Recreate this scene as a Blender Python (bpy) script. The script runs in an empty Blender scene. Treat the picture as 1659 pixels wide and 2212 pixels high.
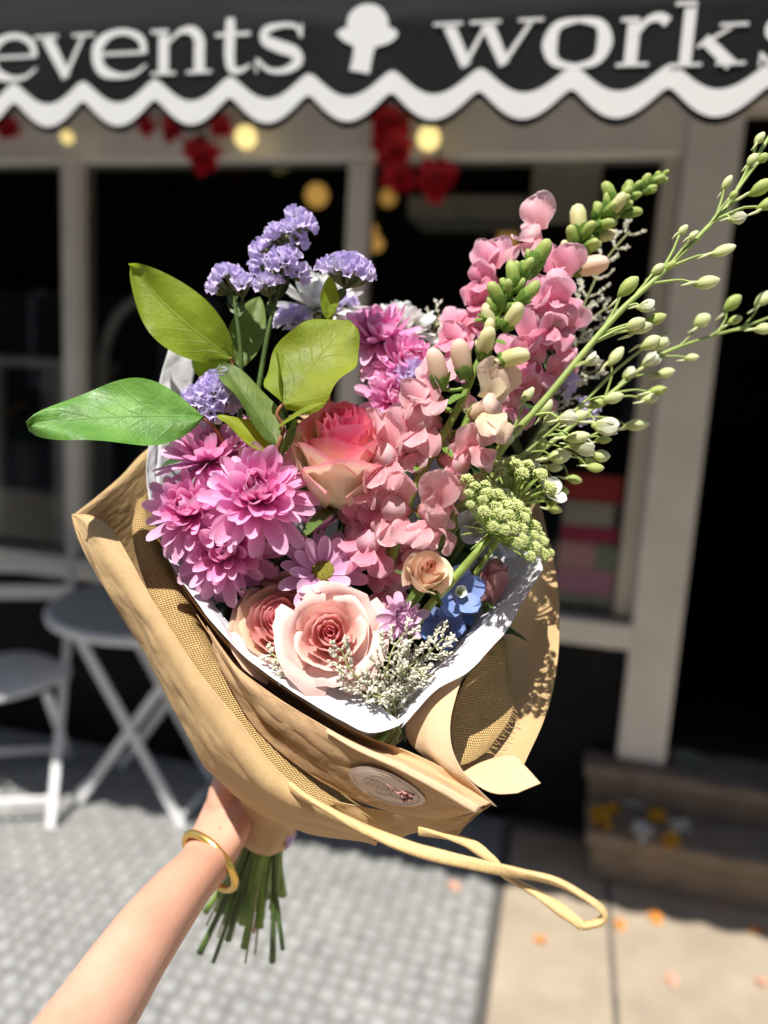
import bpy, math, random
from mathutils import Vector, Matrix, noise
random.seed(11)
PI = math.pi
sc = bpy.context.scene
COL = sc.collection

# ------------------------------------------------------------------ camera
# the photograph's vanishing points (in a 1659 x 2212 pixel frame) give the camera's rotation
CX, CY, FPX = 829.5, 1106.0, 1661.0
_dn = Vector((265 - CX, 10970 - CY, FPX)).normalized()
_zz = -_dn
_xx = -Vector((-6300 - CX, 425 - CY, FPX))
_xx = (_xx - _xx.dot(_zz) * _zz).normalized()
_yy = _zz.cross(_xx)
RIGHT = Vector((_xx[0], _yy[0], _zz[0]))
DOWN = Vector((_xx[1], _yy[1], _zz[1]))
FWD = Vector((_xx[2], _yy[2], _zz[2]))
CAM = Vector((0, 0, 1.5))
cam_data = bpy.data.cameras.new('camera')
cam = bpy.data.objects.new('camera', cam_data)
COL.objects.link(cam)
m3 = Matrix((RIGHT, -DOWN, -FWD)).transposed()
cam.matrix_world = Matrix.Translation(CAM) @ m3.to_4x4()
cam_data.sensor_fit = 'VERTICAL'
cam_data.sensor_height = 36.0
cam_data.sensor_width = 27.0
cam_data.lens = FPX / 2212 * 36.0
cam_data.clip_start = 0.02
cam_data.clip_end = 3000
cam_data.dof.use_dof = True
cam_data.dof.focus_distance = 0.485
cam_data.dof.aperture_fstop = 3.0
sc.camera = cam

# ------------------------------------------------------------------ sky, sun, exposure
SUN = Vector((0.15, 0.52, -1.0)).normalized()          # direction the light travels
elev = math.asin(-SUN.z)
world = bpy.data.worlds.new('World')
sc.world = world
world.use_nodes = True
wn = world.node_tree
sky = wn.nodes.new('ShaderNodeTexSky')
sky.sky_type = 'NISHITA'
sky.sun_disc = False
sky.sun_elevation = elev
sky.sun_rotation = math.atan2(-SUN.x, -SUN.y)
wn.links.new(sky.outputs['Color'], wn.nodes['Background'].inputs['Color'])
wn.nodes['Background'].inputs['Strength'].default_value = 0.10
sun_data = bpy.data.lights.new('sun', 'SUN')
sun_data.energy = 4.6
sun_data.angle = math.radians(0.55)
sun_data.color = (1.0, 0.95, 0.87)
sun = bpy.data.objects.new('sun', sun_data)
COL.objects.link(sun)
sun.rotation_euler = SUN.to_track_quat('-Z', 'Y').to_euler()
sun.location = (0, 0, 6)
sc.view_settings.view_transform = 'Standard'
sc.view_settings.look = 'None'
sc.view_settings.exposure = 0.62
sc.view_settings.gamma = 1.0
sc.cycles.max_bounces = 8
sc.cycles.transparent_max_bounces = 8
sc.cycles.use_denoising = True

# ------------------------------------------------------------------ pixel -> place helpers
def K(x, y, d):                       # pixel and distance along the view axis
    return CAM + (RIGHT * ((x - CX) / FPX) + DOWN * ((y - CY) / FPX) + FWD) * d
def ray(x, y):
    return RIGHT * ((x - CX) / FPX) + DOWN * ((y - CY) / FPX) + FWD
def onz(x, y, z):
    r = ray(x, y); return CAM + r * ((z - CAM.z) / r.z)
def ony(x, y, Y):
    r = ray(x, y); return CAM + r * ((Y - CAM.y) / r.y)
def proj(p):
    v = p - CAM; d = v.dot(FWD)
    return CX + v.dot(RIGHT) / d * FPX, CY + v.dot(DOWN) / d * FPX, d
def D(r, u, t):                       # a direction: right, up, towards the viewer
    return (RIGHT * r - DOWN * u - FWD * t).normalized()
def lerp(a, b, t): return a + (b - a) * t
def clamp(x, a=0.0, b=1.0): return max(a, min(b, x))
def sstep(a, b, x):
    t = clamp((x - a) / (b - a)); return t * t * (3 - 2 * t)
def rnd(a, b): return random.uniform(a, b)
def nz(p, f=1.0): return noise.noise(Vector(p) * f)

# ------------------------------------------------------------------ mesh helpers
def mk(name, V, F, uv=None, mat=None, smooth=True):
    me = bpy.data.meshes.new(name)
    me.from_pydata([tuple(v) for v in V], [], F)
    if smooth:
        me.polygons.foreach_set('use_smooth', [True] * len(me.polygons))
    if uv is not None:
        ul = me.uv_layers.new(name='UVMap')
        li = [0] * len(me.loops)
        me.loops.foreach_get('vertex_index', li)
        flat = []
        for i in li: flat.extend(uv[i])
        ul.data.foreach_set('uv', flat)
    if mat is not None: me.materials.append(mat)
    return me

def link(name, data, parent=None, m=None):
    o = bpy.data.objects.new(name, data)
    COL.objects.link(o)
    if parent is not None: o.parent = parent
    if m is not None:
        if parent is None: o.matrix_world = m
        else: o.matrix_local = m
    return o

def tag(o, label, cat, group=None):
    o['label'] = label; o['category'] = cat
    if group: o['group'] = group
    return o

def thing(name, label, cat, m, group=None):
    e = bpy.data.objects.new(name, None)
    e.empty_display_size = 0.01
    COL.objects.link(e)
    e.matrix_world = m
    tag(e, label, cat, group)
    return e

def wpart(name, me, root, rootm):     # a part whose mesh is in world coordinates
    return link(name, me, root, rootm.inverted())

def frame(p, axis, spin=0.0):         # z along axis
    z = Vector(axis).normalized()
    h = Vector((0, 0, 1)) if abs(z.z) < 0.95 else Vector((1, 0, 0))
    x = h.cross(z).normalized(); y = z.cross(x)
    m = Matrix((x, y, z)).transposed().to_4x4()
    return Matrix.Translation(p) @ m @ Matrix.Rotation(spin, 4, 'Z')

def frame_xz(p, x, n):                # x axis given, z close to n
    x = Vector(x).normalized(); n = Vector(n)
    z = (n - n.dot(x) * x).normalized(); y = z.cross(x)
    return Matrix.Translation(p) @ Matrix((x, y, z)).transposed().to_4x4()

def grid(fn, nu, nv, wrap=False):
    V, UV, F = [], [], []
    cu = nu if wrap else nu + 1
    for j in range(nv + 1):
        for i in range(cu):
            u, v = i / nu, j / nv
            V.append(fn(u, v)); UV.append((u, v))
    for j in range(nv):
        for i in range(nu):
            a = j * cu + i; b = j * cu + (i + 1) % cu
            F.append((a, b, b + cu, a + cu))
    return V, F, UV

def crom(P, k):                       # Catmull-Rom through the points, k samples in all
    n = len(P); out = []
    if n == 2:
        return [P[0].lerp(P[1], i / (k - 1)) for i in range(k)]
    # uniform in chord length
    L = [0]
    for i in range(n - 1): L.append(L[-1] + max(1e-6, (P[i + 1] - P[i]).length))
    for s in range(k):
        t = L[-1] * s / (k - 1)
        i = 0
        while i < n - 2 and L[i + 1] < t: i += 1
        f = (t - L[i]) / (L[i + 1] - L[i])
        p0 = P[max(0, i - 1)]; p1 = P[i]; p2 = P[i + 1]; p3 = P[min(n - 1, i + 2)]
        out.append(0.5 * ((2 * p1) + (p2 - p0) * f + (2 * p0 - 5 * p1 + 4 * p2 - p3) * f * f
                          + (3 * p1 - p0 - 3 * p2 + p3) * f ** 3))
    return out

class MB:                             # collects pieces of ONE part
    def __init__(s): s.V = []; s.F = []; s.U = []
    def add(s, V, F, U=None, m=None):
        o = len(s.V)
        s.V.extend([m @ Vector(v) for v in V] if m is not None else [Vector(v) for v in V])
        s.F.extend([tuple(i + o for i in f) for f in F])
        s.U.extend(U if U is not None else [(0.5, 0.5)] * len(V))
        return s
    def tube(s, P, R, n=8, cap=True):
        if not hasattr(R, '__len__'): R = [R] * len(P)
        o = len(s.V); k = len(P)
        t = (P[1] - P[0]).normalized()
        h = Vector((0, 0, 1)) if abs(t.z) < 0.9 else Vector((1, 0, 0))
        x = h.cross(t).normalized()
        for j in range(k):
            a = P[max(0, j - 1)]; b = P[min(k - 1, j + 1)]
            t = (b - a).normalized() if (b - a).length > 1e-9 else t
            x = (x - x.dot(t) * t).normalized(); y = t.cross(x)
            for i in range(n):
                w = 2 * PI * i / n
                s.V.append(P[j] + (x * math.cos(w) + y * math.sin(w)) * R[j]); s.U.append((i / n, j / (k - 1)))
        for j in range(k - 1):
            for i in range(n):
                a = o + j * n + i; b = o + j * n + (i + 1) % n
                s.F.append((a, b, b + n, a + n))
        if cap:
            s.F.append(tuple(o + i for i in reversed(range(n))))
            s.F.append(tuple(o + (k - 1) * n + i for i in range(n)))
        return s
    def box(s, c, d, m=None, bev=0.0):
        x, y, z = d[0] / 2, d[1] / 2, d[2] / 2
        c = Vector(c)
        if bev <= 0:
            V = [c + Vector((a * x, b * y, e * z)) for a in (-1, 1) for b in (-1, 1) for e in (-1, 1)]
            F = [(0, 1, 3, 2), (4, 6, 7, 5), (0, 4, 5, 1), (2, 3, 7, 6), (0, 2, 6, 4), (1, 5, 7, 3)]
        else:
            V = []; F = []
            for e in (-1, 1):
                for (qx, qy, qz) in ((x - bev, y - bev, z), (x, y, z - bev)):
                    for (a, b) in ((-1, -1), (1, -1), (1, 1), (-1, 1)):
                        V.append(c + Vector((a * qx, b * qy, e * qz)))
            # rings: bottom cap(0-3), bottom outer(4-7), top cap (8-11), top outer(12-15)
            for (p, q) in ((0, 4), (4, 12), (12, 8)):
                for i in range(4):
                    j = (i + 1) % 4
                    F.append((p + i, q + i, q + j, p + j)[::-1] if p != 0 else (p + i, p + j, q + j, q + i))
            F.append((3, 2, 1, 0)); F.append((8, 9, 10, 11))
        return s.add(V, F, None, m)
    def lathe(s, prof, n=12, m=None):   # prof: (r, z)
        V, F, U = [], [], []
        for j, (r, z) in enumerate(prof):
            for i in range(n):
                w = 2 * PI * i / n
                V.append(Vector((r * math.cos(w), r * math.sin(w), z))); U.append((i / n, j / (len(prof) - 1)))
        for j in range(len(prof) - 1):
            for i in range(n):
                a = j * n + i; b = j * n + (i + 1) % n
                F.append((a, b, b + n, a + n))
        F.append(tuple(reversed(range(n)))); F.append(tuple((len(prof) - 1) * n + i for i in range(n)))
        return s.add(V, F, U, m)
    def mesh(s, name, mat, smooth=True): return mk(name, s.V, s.F, s.U, mat, smooth)

# ------------------------------------------------------------------ materials
def _nt(name):
    m = bpy.data.materials.new(name); m.use_nodes = True
    nt = m.node_tree; b = nt.nodes['Principled BSDF']
    return m, nt, b
def N(nt, t, **kw):
    n = nt.nodes.new(t)
    for k, v in kw.items(): setattr(n, k, v)
    return n
def ramp(nt, stops):
    r = N(nt, 'ShaderNodeValToRGB'); e = r.color_ramp.elements
    while len(e) < len(stops): e.new(0.5)
    for q, (p, c) in zip(e, stops):
        q.position = p; q.color = (*c, 1) if len(c) == 3 else c
    return r
def mathn(nt, op, a=None, b=None):
    n = N(nt, 'ShaderNodeMath', operation=op)
    for i, x in enumerate((a, b)):
        if x is None: continue
        if isinstance(x, (int, float)): n.inputs[i].default_value = x
        else: nt.links.new(x, n.inputs[i])
    return n.outputs[0]
def mixc(nt, fac, a, b, mode='MIX'):
    n = N(nt, 'ShaderNodeMix', data_type='RGBA', blend_type=mode)
    for i, x in ((0, fac), (6, a), (7, b)):
        if isinstance(x, (int, float)): n.inputs[i].default_value = x
        elif isinstance(x, tuple): n.inputs[i].default_value = (*x, 1)
        else: nt.links.new(x, n.inputs[i])
    return n.outputs[2]
def noisen(nt, vec, scale, detail=3, rough=0.55):
    n = N(nt, 'ShaderNodeTexNoise'); n.inputs['Scale'].default_value = scale
    n.inputs['Detail'].default_value = detail; n.inputs['Roughness'].default_value = rough
    if vec is not None: nt.links.new(vec, n.inputs['Vector'])
    return n.outputs['Fac']
def bump(nt, h, strength, dist, b):
    n = N(nt, 'ShaderNodeBump'); n.inputs['Strength'].default_value = strength
    n.inputs['Distance'].default_value = dist
    nt.links.new(h, n.inputs['Height']); nt.links.new(n.outputs[0], b.inputs['Normal'])
    return n

def solid(name, col, rough=0.6, var=0.15, scale=20, metal=0.0, bmp=0.0, bscale=None, spec=0.4, stain=0.0):
    m, nt, b = _nt(name)
    tc = N(nt, 'ShaderNodeTexCoord').outputs['Object']
    f = noisen(nt, tc, scale, 4)
    dark = tuple(c * (1 - var) for c in col); lite = tuple(min(1, c * (1 + var)) for c in col)
    r = ramp(nt, [(0.3, dark), (0.7, lite)]); nt.links.new(f, r.inputs[0])
    col = r.outputs[0]
    if stain:
        ge = N(nt, 'ShaderNodeNewGeometry').outputs['Position']
        r2 = ramp(nt, [(.35, (1 - stain,) * 3), (.62, (1, 1, 1))]); nt.links.new(noisen(nt, ge, 3.5, 6, .65), r2.inputs[0])
        col = mixc(nt, 1.0, col, r2.outputs[0], 'MULTIPLY')
    nt.links.new(col, b.inputs['Base Color'])
    b.inputs['Roughness'].default_value = rough; b.inputs['Metallic'].default_value = metal
    b.inputs['Specular IOR Level'].default_value = spec
    if bmp: bump(nt, noisen(nt, tc, bscale or scale * 4, 5), bmp, 0.002, b)
    return m

def petalmat(name, stops, edge=None, trans=0.32, rough=0.5, veins=14, vein_amt=0.10, blotch=0.10, edge_pw=4.0):
    """stops run from the petal's base (v = 0) to its rim; edge = (colour, amount) along the sides"""
    m, nt, b = _nt(name)
    uvn = N(nt, 'ShaderNodeUVMap').outputs[0]
    sp = N(nt, 'ShaderNodeSeparateXYZ'); nt.links.new(uvn, sp.inputs[0])
    u, v = sp.outputs[0], sp.outputs[1]
    tc = N(nt, 'ShaderNodeTexCoord').outputs['Object']
    n1 = noisen(nt, tc, 130, 3)
    vv = mathn(nt, 'ADD', v, mathn(nt, 'MULTIPLY', mathn(nt, 'SUBTRACT', n1, 0.5), 0.22))
    r = ramp(nt, stops); nt.links.new(vv, r.inputs[0]); col = r.outputs[0]
    if edge:
        e = mathn(nt, 'POWER', mathn(nt, 'ABSOLUTE', mathn(nt, 'SUBTRACT', mathn(nt, 'MULTIPLY', u, 2.0), 1.0)), edge_pw)
        col = mixc(nt, mathn(nt, 'MULTIPLY', e, edge[1]), col, edge[0])
    # fine lengthwise veins
    cv = N(nt, 'ShaderNodeCombineXYZ')
    nt.links.new(mathn(nt, 'MULTIPLY', u, float(veins)), cv.inputs[0])
    nt.links.new(mathn(nt, 'MULTIPLY', v, 1.2), cv.inputs[1])
    n2 = noisen(nt, cv.outputs[0], 2.0, 2)
    k = mathn(nt, 'ADD', mathn(nt, 'MULTIPLY', mathn(nt, 'SUBTRACT', n2, 0.5), vein_amt * 2.4), 1.0)
    k = mathn(nt, 'ADD', k, mathn(nt, 'MULTIPLY', mathn(nt, 'SUBTRACT', noisen(nt, tc, 60, 2), 0.5), blotch * 2))
    cc = N(nt, 'ShaderNodeCombineColor')
    for i in range(3): nt.links.new(k, cc.inputs[i])
    col = mixc(nt, 1.0, col, cc.outputs[0], 'MULTIPLY')
    nt.links.new(col, b.inputs['Base Color'])
    b.inputs['Roughness'].default_value = rough
    b.inputs['Specular IOR Level'].default_value = 0.35
    bump(nt, n2, 0.25, 0.0006, b)
    if trans > 0:
        t = N(nt, 'ShaderNodeBsdfTranslucent'); nt.links.new(col, t.inputs['Color'])
        mx = N(nt, 'ShaderNodeMixShader'); mx.inputs[0].default_value = trans
        nt.links.new(b.outputs[0], mx.inputs[1]); nt.links.new(t.outputs[0], mx.inputs[2])
        nt.links.new(mx.outputs[0], nt.nodes['Material Output'].inputs[0])
    return m

def leafmat(name, c1, c2, vein, trans=0.4, rough=0.35, nv=7.0):
    m, nt, b = _nt(name)
    uvn = N(nt, 'ShaderNodeUVMap').outputs[0]
    sp = N(nt, 'ShaderNodeSeparateXYZ'); nt.links.new(uvn, sp.inputs[0])
    u, v = sp.outputs[0], sp.outputs[1]
    tc = N(nt, 'ShaderNodeTexCoord').outputs['Object']
    a = mathn(nt, 'ABSOLUTE', mathn(nt, 'SUBTRACT', mathn(nt, 'MULTIPLY', u, 2.0), 1.0))   # 0 at the midrib
    wob = mathn(nt, 'MULTIPLY', mathn(nt, 'SUBTRACT', noisen(nt, tc, 25, 2), 0.5), 0.12)
    av = mathn(nt, 'POWER', a, 0.8)
    sside = mathn(nt, 'MULTIPLY', mathn(nt, 'GREATER_THAN', u, 0.5), 0.06)
    ph = mathn(nt, 'MULTIPLY', mathn(nt, 'ADD', mathn(nt, 'ADD', mathn(nt, 'SUBTRACT', v, mathn(nt, 'MULTIPLY', av, 0.32)), wob), sside), nv)
    fr = mathn(nt, 'ABSOLUTE', mathn(nt, 'SUBTRACT', mathn(nt, 'FRACT', ph), 0.5))
    side = mathn(nt, 'SUBTRACT', 1.0, mathn(nt, 'MINIMUM', mathn(nt, 'MULTIPLY', fr, 14.0), 1.0))
    side = mathn(nt, 'MULTIPLY', side, mathn(nt, 'SUBTRACT', 1.0, mathn(nt, 'POWER', a, 2.0)))
    mid = mathn(nt, 'SUBTRACT', 1.0, mathn(nt, 'MINIMUM', mathn(nt, 'MULTIPLY', a, 26.0), 1.0))
    vm = mathn(nt, 'MAXIMUM', mathn(nt, 'MULTIPLY', side, 0.55), mid)
    vo = N(nt, 'ShaderNodeTexVoronoi', feature='DISTANCE_TO_EDGE'); vo.inputs['Scale'].default_value = 230
    nt.links.new(tc, vo.inputs['Vector'])
    net = mathn(nt, 'SUBTRACT', 1.0, mathn(nt, 'MINIMUM', mathn(nt, 'MULTIPLY', vo.outputs[0], 9.0), 1.0))
    c0 = (c1[0] * .62 + .02, c1[1] * .62, c1[2] * .8)
    r = ramp(nt, [(0.28, c0), (0.45, c1), (0.66, c2)]); nt.links.new(noisen(nt, tc, 30, 6, .62), r.inputs[0])
    col = mixc(nt, mathn(nt, 'MULTIPLY', net, 0.09), r.outputs[0], vein)
    col = mixc(nt, mathn(nt, 'MULTIPLY', vm, 0.62), col, vein)
    nt.links.new(col, b.inputs['Base Color'])
    rr = ramp(nt, [(.3, (rough,) * 3), (.7, (min(1, rough + .28),) * 3)]); nt.links.new(noisen(nt, tc, 55, 4), rr.inputs[0]); nt.links.new(rr.outputs[0], b.inputs['Roughness'])
    h = mathn(nt, 'ADD', mathn(nt, 'MULTIPLY', vm, -0.8), mathn(nt, 'MULTIPLY', net, -0.12))
    h = mathn(nt, 'ADD', h, mathn(nt, 'MULTIPLY', noisen(nt, tc, 300, 2), 0.5))
    h = mathn(nt, 'ADD', h, mathn(nt, 'MULTIPLY', noisen(nt, tc, 70, 2), 1.6))
    bump(nt, h, 0.6, 0.0009, b)
    t = N(nt, 'ShaderNodeBsdfTranslucent'); nt.links.new(mixc(nt, 1.0, col, (1.35, 1.35, 0.5), 'MULTIPLY'), t.inputs['Color'])
    mx = N(nt, 'ShaderNodeMixShader'); mx.inputs[0].default_value = trans
    nt.links.new(b.outputs[0], mx.inputs[1]); nt.links.new(t.outputs[0], mx.inputs[2])
    nt.links.new(mx.outputs[0], nt.nodes['Material Output'].inputs[0])
    return m

def papermat(name, c, var=0.14, trans=0.10, fibre=1.0, rough=0.75):
    m, nt, b = _nt(name)
    uvn = N(nt, 'ShaderNodeUVMap').outputs[0]
    mp = N(nt, 'ShaderNodeMapping'); mp.inputs['Scale'].default_value = (30, 260, 1)
    nt.links.new(uvn, mp.inputs[0])
    st = noisen(nt, mp.outputs[0], 3.0, 4)
    cl = noisen(nt, uvn, 28, 4)
    sp = noisen(nt, uvn, 900, 2)
    k = mathn(nt, 'ADD', mathn(nt, 'MULTIPLY', mathn(nt, 'SUBTRACT', st, 0.5), var * .45 * fibre),
              mathn(nt, 'MULTIPLY', mathn(nt, 'SUBTRACT', cl, 0.5), var * 1.6))
    k = mathn(nt, 'ADD', mathn(nt, 'ADD', k, mathn(nt, 'MULTIPLY', mathn(nt, 'SUBTRACT', sp, 0.5), var * 1.4)), 1.0)
    cc = N(nt, 'ShaderNodeCombineColor')
    for i in range(3): nt.links.new(k, cc.inputs[i])
    col = mixc(nt, 1.0, c, cc.outputs[0], 'MULTIPLY')
    nt.links.new(col, b.inputs['Base Color'])
    b.inputs['Roughness'].default_value = rough; b.inputs['Specular IOR Level'].default_value = 0.25
    f1 = mathn(nt, 'ABSOLUTE', mathn(nt, 'SUBTRACT', noisen(nt, uvn, 24, 2), 0.5)); f2 = mathn(nt, 'ABSOLUTE', mathn(nt, 'SUBTRACT', noisen(nt, uvn, 70, 2), 0.5))
    h = mathn(nt, 'ADD', mathn(nt, 'MULTIPLY', st, 0.10 * fibre), mathn(nt, 'ADD', mathn(nt, 'MULTIPLY', f1, 2.2), mathn(nt, 'MULTIPLY', f2, 1.1)))
    bump(nt, h, 0.5, 0.0022, b)
    t = N(nt, 'ShaderNodeBsdfTranslucent'); nt.links.new(col, t.inputs['Color'])
    mx = N(nt, 'ShaderNodeMixShader'); mx.inputs[0].default_value = trans
    nt.links.new(b.outputs[0], mx.inputs[1]); nt.links.new(t.outputs[0], mx.inputs[2])
    nt.links.new(mx.outputs[0], nt.nodes['Material Output'].inputs[0])
    return m

def burlapmat(name, c, pitch=0.0016):
    m, nt, b = _nt(name)
    uvn = N(nt, 'ShaderNodeUVMap').outputs[0]
    mp = N(nt, 'ShaderNodeMapping'); mp.inputs['Rotation'].default_value = (0, 0, 0.12); nt.links.new(uvn, mp.inputs[0])
    wob = N(nt, 'ShaderNodeTexNoise'); wob.inputs['Scale'].default_value = 120; nt.links.new(uvn, wob.inputs['Vector'])
    ad = N(nt, 'ShaderNodeMix', data_type='VECTOR'); ad.inputs[0].default_value = 0.0012
    nt.links.new(mp.outputs[0], ad.inputs[4]); nt.links.new(wob.outputs['Color'], ad.inputs[5])
    sp = N(nt, 'ShaderNodeSeparateXYZ'); nt.links.new(ad.outputs[1], sp.inputs[0])
    k = PI / pitch
    su = mathn(nt, 'SINE', mathn(nt, 'MULTIPLY', sp.outputs[0], k))
    sv = mathn(nt, 'SINE', mathn(nt, 'MULTIPLY', sp.outputs[1], k))
    chk = mathn(nt, 'MULTIPLY', su, sv)
    au = mathn(nt, 'ABSOLUTE', su); av = mathn(nt, 'ABSOLUTE', sv)
    up = mathn(nt, 'MAXIMUM', chk, 0.0); dn = mathn(nt, 'MAXIMUM', mathn(nt, 'MULTIPLY', chk, -1.0), 0.0)
    h = mathn(nt, 'ADD', mathn(nt, 'MULTIPLY', up, 1.0), mathn(nt, 'MULTIPLY', dn, 0.7))
    h = mathn(nt, 'POWER', h, 0.6)
    r = ramp(nt, [(0.0, tuple(x * 0.38 for x in c)), (0.45, tuple(x * 0.85 for x in c)), (1.0, tuple(min(1, x * 1.25) for x in c))])
    nt.links.new(mathn(nt, 'ADD', h, mathn(nt, 'MULTIPLY', mathn(nt, 'SUBTRACT', noisen(nt, uvn, 260, 3), 0.5), 0.5)), r.inputs[0])
    nt.links.new(r.outputs[0], b.inputs['Base Color'])
    b.inputs['Roughness'].default_value = 0.9; b.inputs['Specular IOR Level'].default_value = 0.1
    bump(nt, h, 1.0, 0.0012, b)
    return m

def emitmat(name, col, strength):
    m, nt, b = _nt(name)
    b.inputs['Base Color'].default_value = (*col, 1)
    b.inputs['Emission Color'].default_value = (*col, 1)
    b.inputs['Emission Strength'].default_value = strength
    return m

def glassmat(name):
    m, nt, b = _nt(name)
    tr = N(nt, 'ShaderNodeBsdfTransparent'); tr.inputs[0].default_value = (0.86, 0.88, 0.87, 1)
    gl = N(nt, 'ShaderNodeBsdfGlossy'); gl.inputs['Roughness'].default_value = 0.03
    fr = N(nt, 'ShaderNodeFresnel'); fr.inputs[0].default_value = 1.45
    mx = N(nt, 'ShaderNodeMixShader')
    nt.links.new(mathn(nt, 'MULTIPLY', fr.outputs[0], 0.9), mx.inputs[0])
    nt.links.new(tr.outputs[0], mx.inputs[1]); nt.links.new(gl.outputs[0], mx.inputs[2])
    nt.links.new(mx.outputs[0], nt.nodes['Material Output'].inputs[0])
    return m
# ================================================================== THE PLACE
YF = 2.556          # plane of the shop front
YA = 1.20           # plane of the awning's valance
XB = -0.075         # where the mosaic ends and the paving begins
M_paint = solid('taupe_paint', (0.82, 0.78, 0.74), 0.45, 0.08, 6, bmp=0.1)
M_black = solid('black_paint', (0.010, 0.011, 0.013), 0.7, 0.3, 8, spec=0.15)
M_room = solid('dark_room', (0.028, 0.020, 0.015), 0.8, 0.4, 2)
M_conc = solid('paving_concrete', (0.41, 0.34, 0.255), 0.85, 0.10, 7, bmp=0.25, bscale=120, stain=0.18)
M_joint = solid('joint_dirt', (0.13, 0.115, 0.10), 0.95, 0.25, 30)
M_grout = solid('grout', (0.23, 0.23, 0.222), 0.9, 0.25, 14)
M_tile = solid('white_tile', (0.365, 0.37, 0.365), 0.45, 0.10, 9, stain=0.22)
M_white = solid('white_enamel', (0.80, 0.80, 0.81), 0.4, 0.06, 8)
M_step = solid('step_stone', (0.26, 0.20, 0.15), 0.85, 0.22, 9, bmp=0.4, bscale=60)
M_canvas = solid('awning_canvas', (0.013, 0.014, 0.0155), 0.9, 0.25, 6, bmp=0.15, bscale=900, spec=0.06)
M_print = solid('white_print', (0.60, 0.61, 0.61), 0.7, 0.03, 30)
M_glass = glassmat('window_glass')
I4 = Matrix.Identity(4)

def boxobj(name, c, d, mat, parent=None, pm=None, bev=0.004):
    mb = MB(); mb.box((0, 0, 0), d, None, bev)
    m = Matrix.Translation(c)
    if parent is not None and pm is not None: m = pm.inverted() @ m
    return link(name, mb.mesh(name, mat, False), parent, m)
def span(name, x0, x1, y0, y1, z0, z1, mat, parent=None, pm=None, bev=0.004):
    return boxobj(name, ((x0 + x1) / 2, (y0 + y1) / 2, (z0 + z1) / 2), (x1 - x0, y1 - y0, z1 - z0), mat, parent, pm, bev)

# ---- ground: one sheet to the horizon, paving slabs, the mosaic apron
me = mk('ground', [(-900, -900, -0.03), (900, -900, -0.03), (900, 900, -0.03), (-900, 900, -0.03)], [(0, 1, 2, 3)], None, M_joint, False)
link('ground', me)['kind'] = 'structure'
pav = link('pavement', mk('pavement', [(XB - 0.02, -3, -0.006), (4, -3, -0.006), (4, 3.2, -0.006), (XB - 0.02, 3.2, -0.006)], [(0, 1, 2, 3)], None, M_joint, False))
pav['kind'] = 'structure'
xs = [XB + 0.004, 0.243, 1.15, 2.06, 2.97]
for i in range(len(xs) - 1):
    ys = [-2.7, -1.35, 0.0, 1.33, 2.52] if i else [-2.7, -1.2, 0.35, 2.52]
    for j in range(len(ys) - 1):
        span('slab', xs[i] + 0.007, xs[i + 1] - 0.007, ys[j] + 0.006, ys[j + 1] - 0.006, -0.05, rnd(-0.0015, 0.0015), M_conc, pav, None, 0.005)
mos = link('mosaic_floor', mk('mosaic_floor', [(-4.2, -2, -0.004), (XB - 0.02, -2, -0.004), (XB - 0.02, YF, -0.004), (-4.2, YF, -0.004)], [(0, 1, 2, 3)], None, M_grout, False))
mos['kind'] = 'structure'
span('edging_strip', XB - 0.017, XB + 0.004, -2, 2.52, -0.03, 0.001, solid('edging', (0.10, 0.095, 0.09), 0.7), mos)
def disc(r, n=8):
    mb = MB(); mb.lathe([(r, -0.004), (r, 0.0005), (r * 0.90, 0.002), (r * 0.3, 0.0024)], n); return mb
big, small = disc(0.0228), disc(0.0160)
mb_, ms_ = big.mesh('tile', M_tile), small.mesh('tile', M_tile)
spots = []
P_ = 0.0475
for j in range(int((YF - 0.45) / P_)):
    for i in range(int(4.1 / P_)):
        x = XB - 0.045 - i * P_ + rnd(-.0022, .0022); y = YF - 0.03 - j * P_ + rnd(-.0022, .0022)
        px, py, d = proj(Vector((x, y, 0)))
        if -900 < px < 1120 and 1500 < py < 2600: spots.append((py, x, y, (i + j) % 2, px))
spots.sort(reverse=True)
vis = [s for s in spots if s[0] < 2230 and -30 < s[4]]
near = set(id(s) for s in vis[:300])
rest = MB()
for s in spots:
    py, x, y, k, _ = s
    m = Matrix.Translation((x, y, rnd(-.0004, .0004))) @ Matrix.Rotation(rnd(0, 0.7), 4, 'Z')
    if id(s) in near: link('tile', ms_ if k else mb_, mos, m)
    else:
        q = small if k else big; rest.add(q.V, q.F, None, m)
o = link('far_tiles', rest.mesh('far_tiles', M_tile), mos); o['kind'] = 'stuff'

# ---- the shop front
SF = Matrix.Translation((-0.7, YF, 0))
shop = thing('shop_building', 'shop front with taupe window frames and dark interior under the black awning', 'building', SF)
def sp_(name, *a, **k): return span(name, *a, parent=shop, pm=SF, **k)
XL = -5.2; XR = 2.3
sp_('stall_riser', XL, 0.25, YF + 0.02, YF + 0.14, 0, 0.685, M_black)
sp_('window_sill', XL, 0.25, YF - 0.05, YF + 0.12, 0.69, 0.775, M_paint)
sp_('window_header', XL, 0.25, YF - 0.01, YF + 0.12, 2.215, 2.50, M_paint)
sp_('door_post', 0.252, 0.402, YF - 0.03, YF + 0.14, 0.304, 2.70, M_paint, bev=0.008)
sp_('door_post', 1.25, 1.40, YF - 0.03, YF + 0.14, 0.304, 2.70, M_paint, bev=0.008)
sp_('fascia', XL, XR, YF + 0.0, YF + 0.15, 2.702, 4.6, M_black)
sp_('door_header', 0.404, 1.248, YF + 0.0, YF + 0.12, 2.35, 2.70, M_paint)
sp_('upper_rail', XL, 0.25, YF + 0.01, YF + 0.11, 2.502, 2.70, M_paint)
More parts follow.
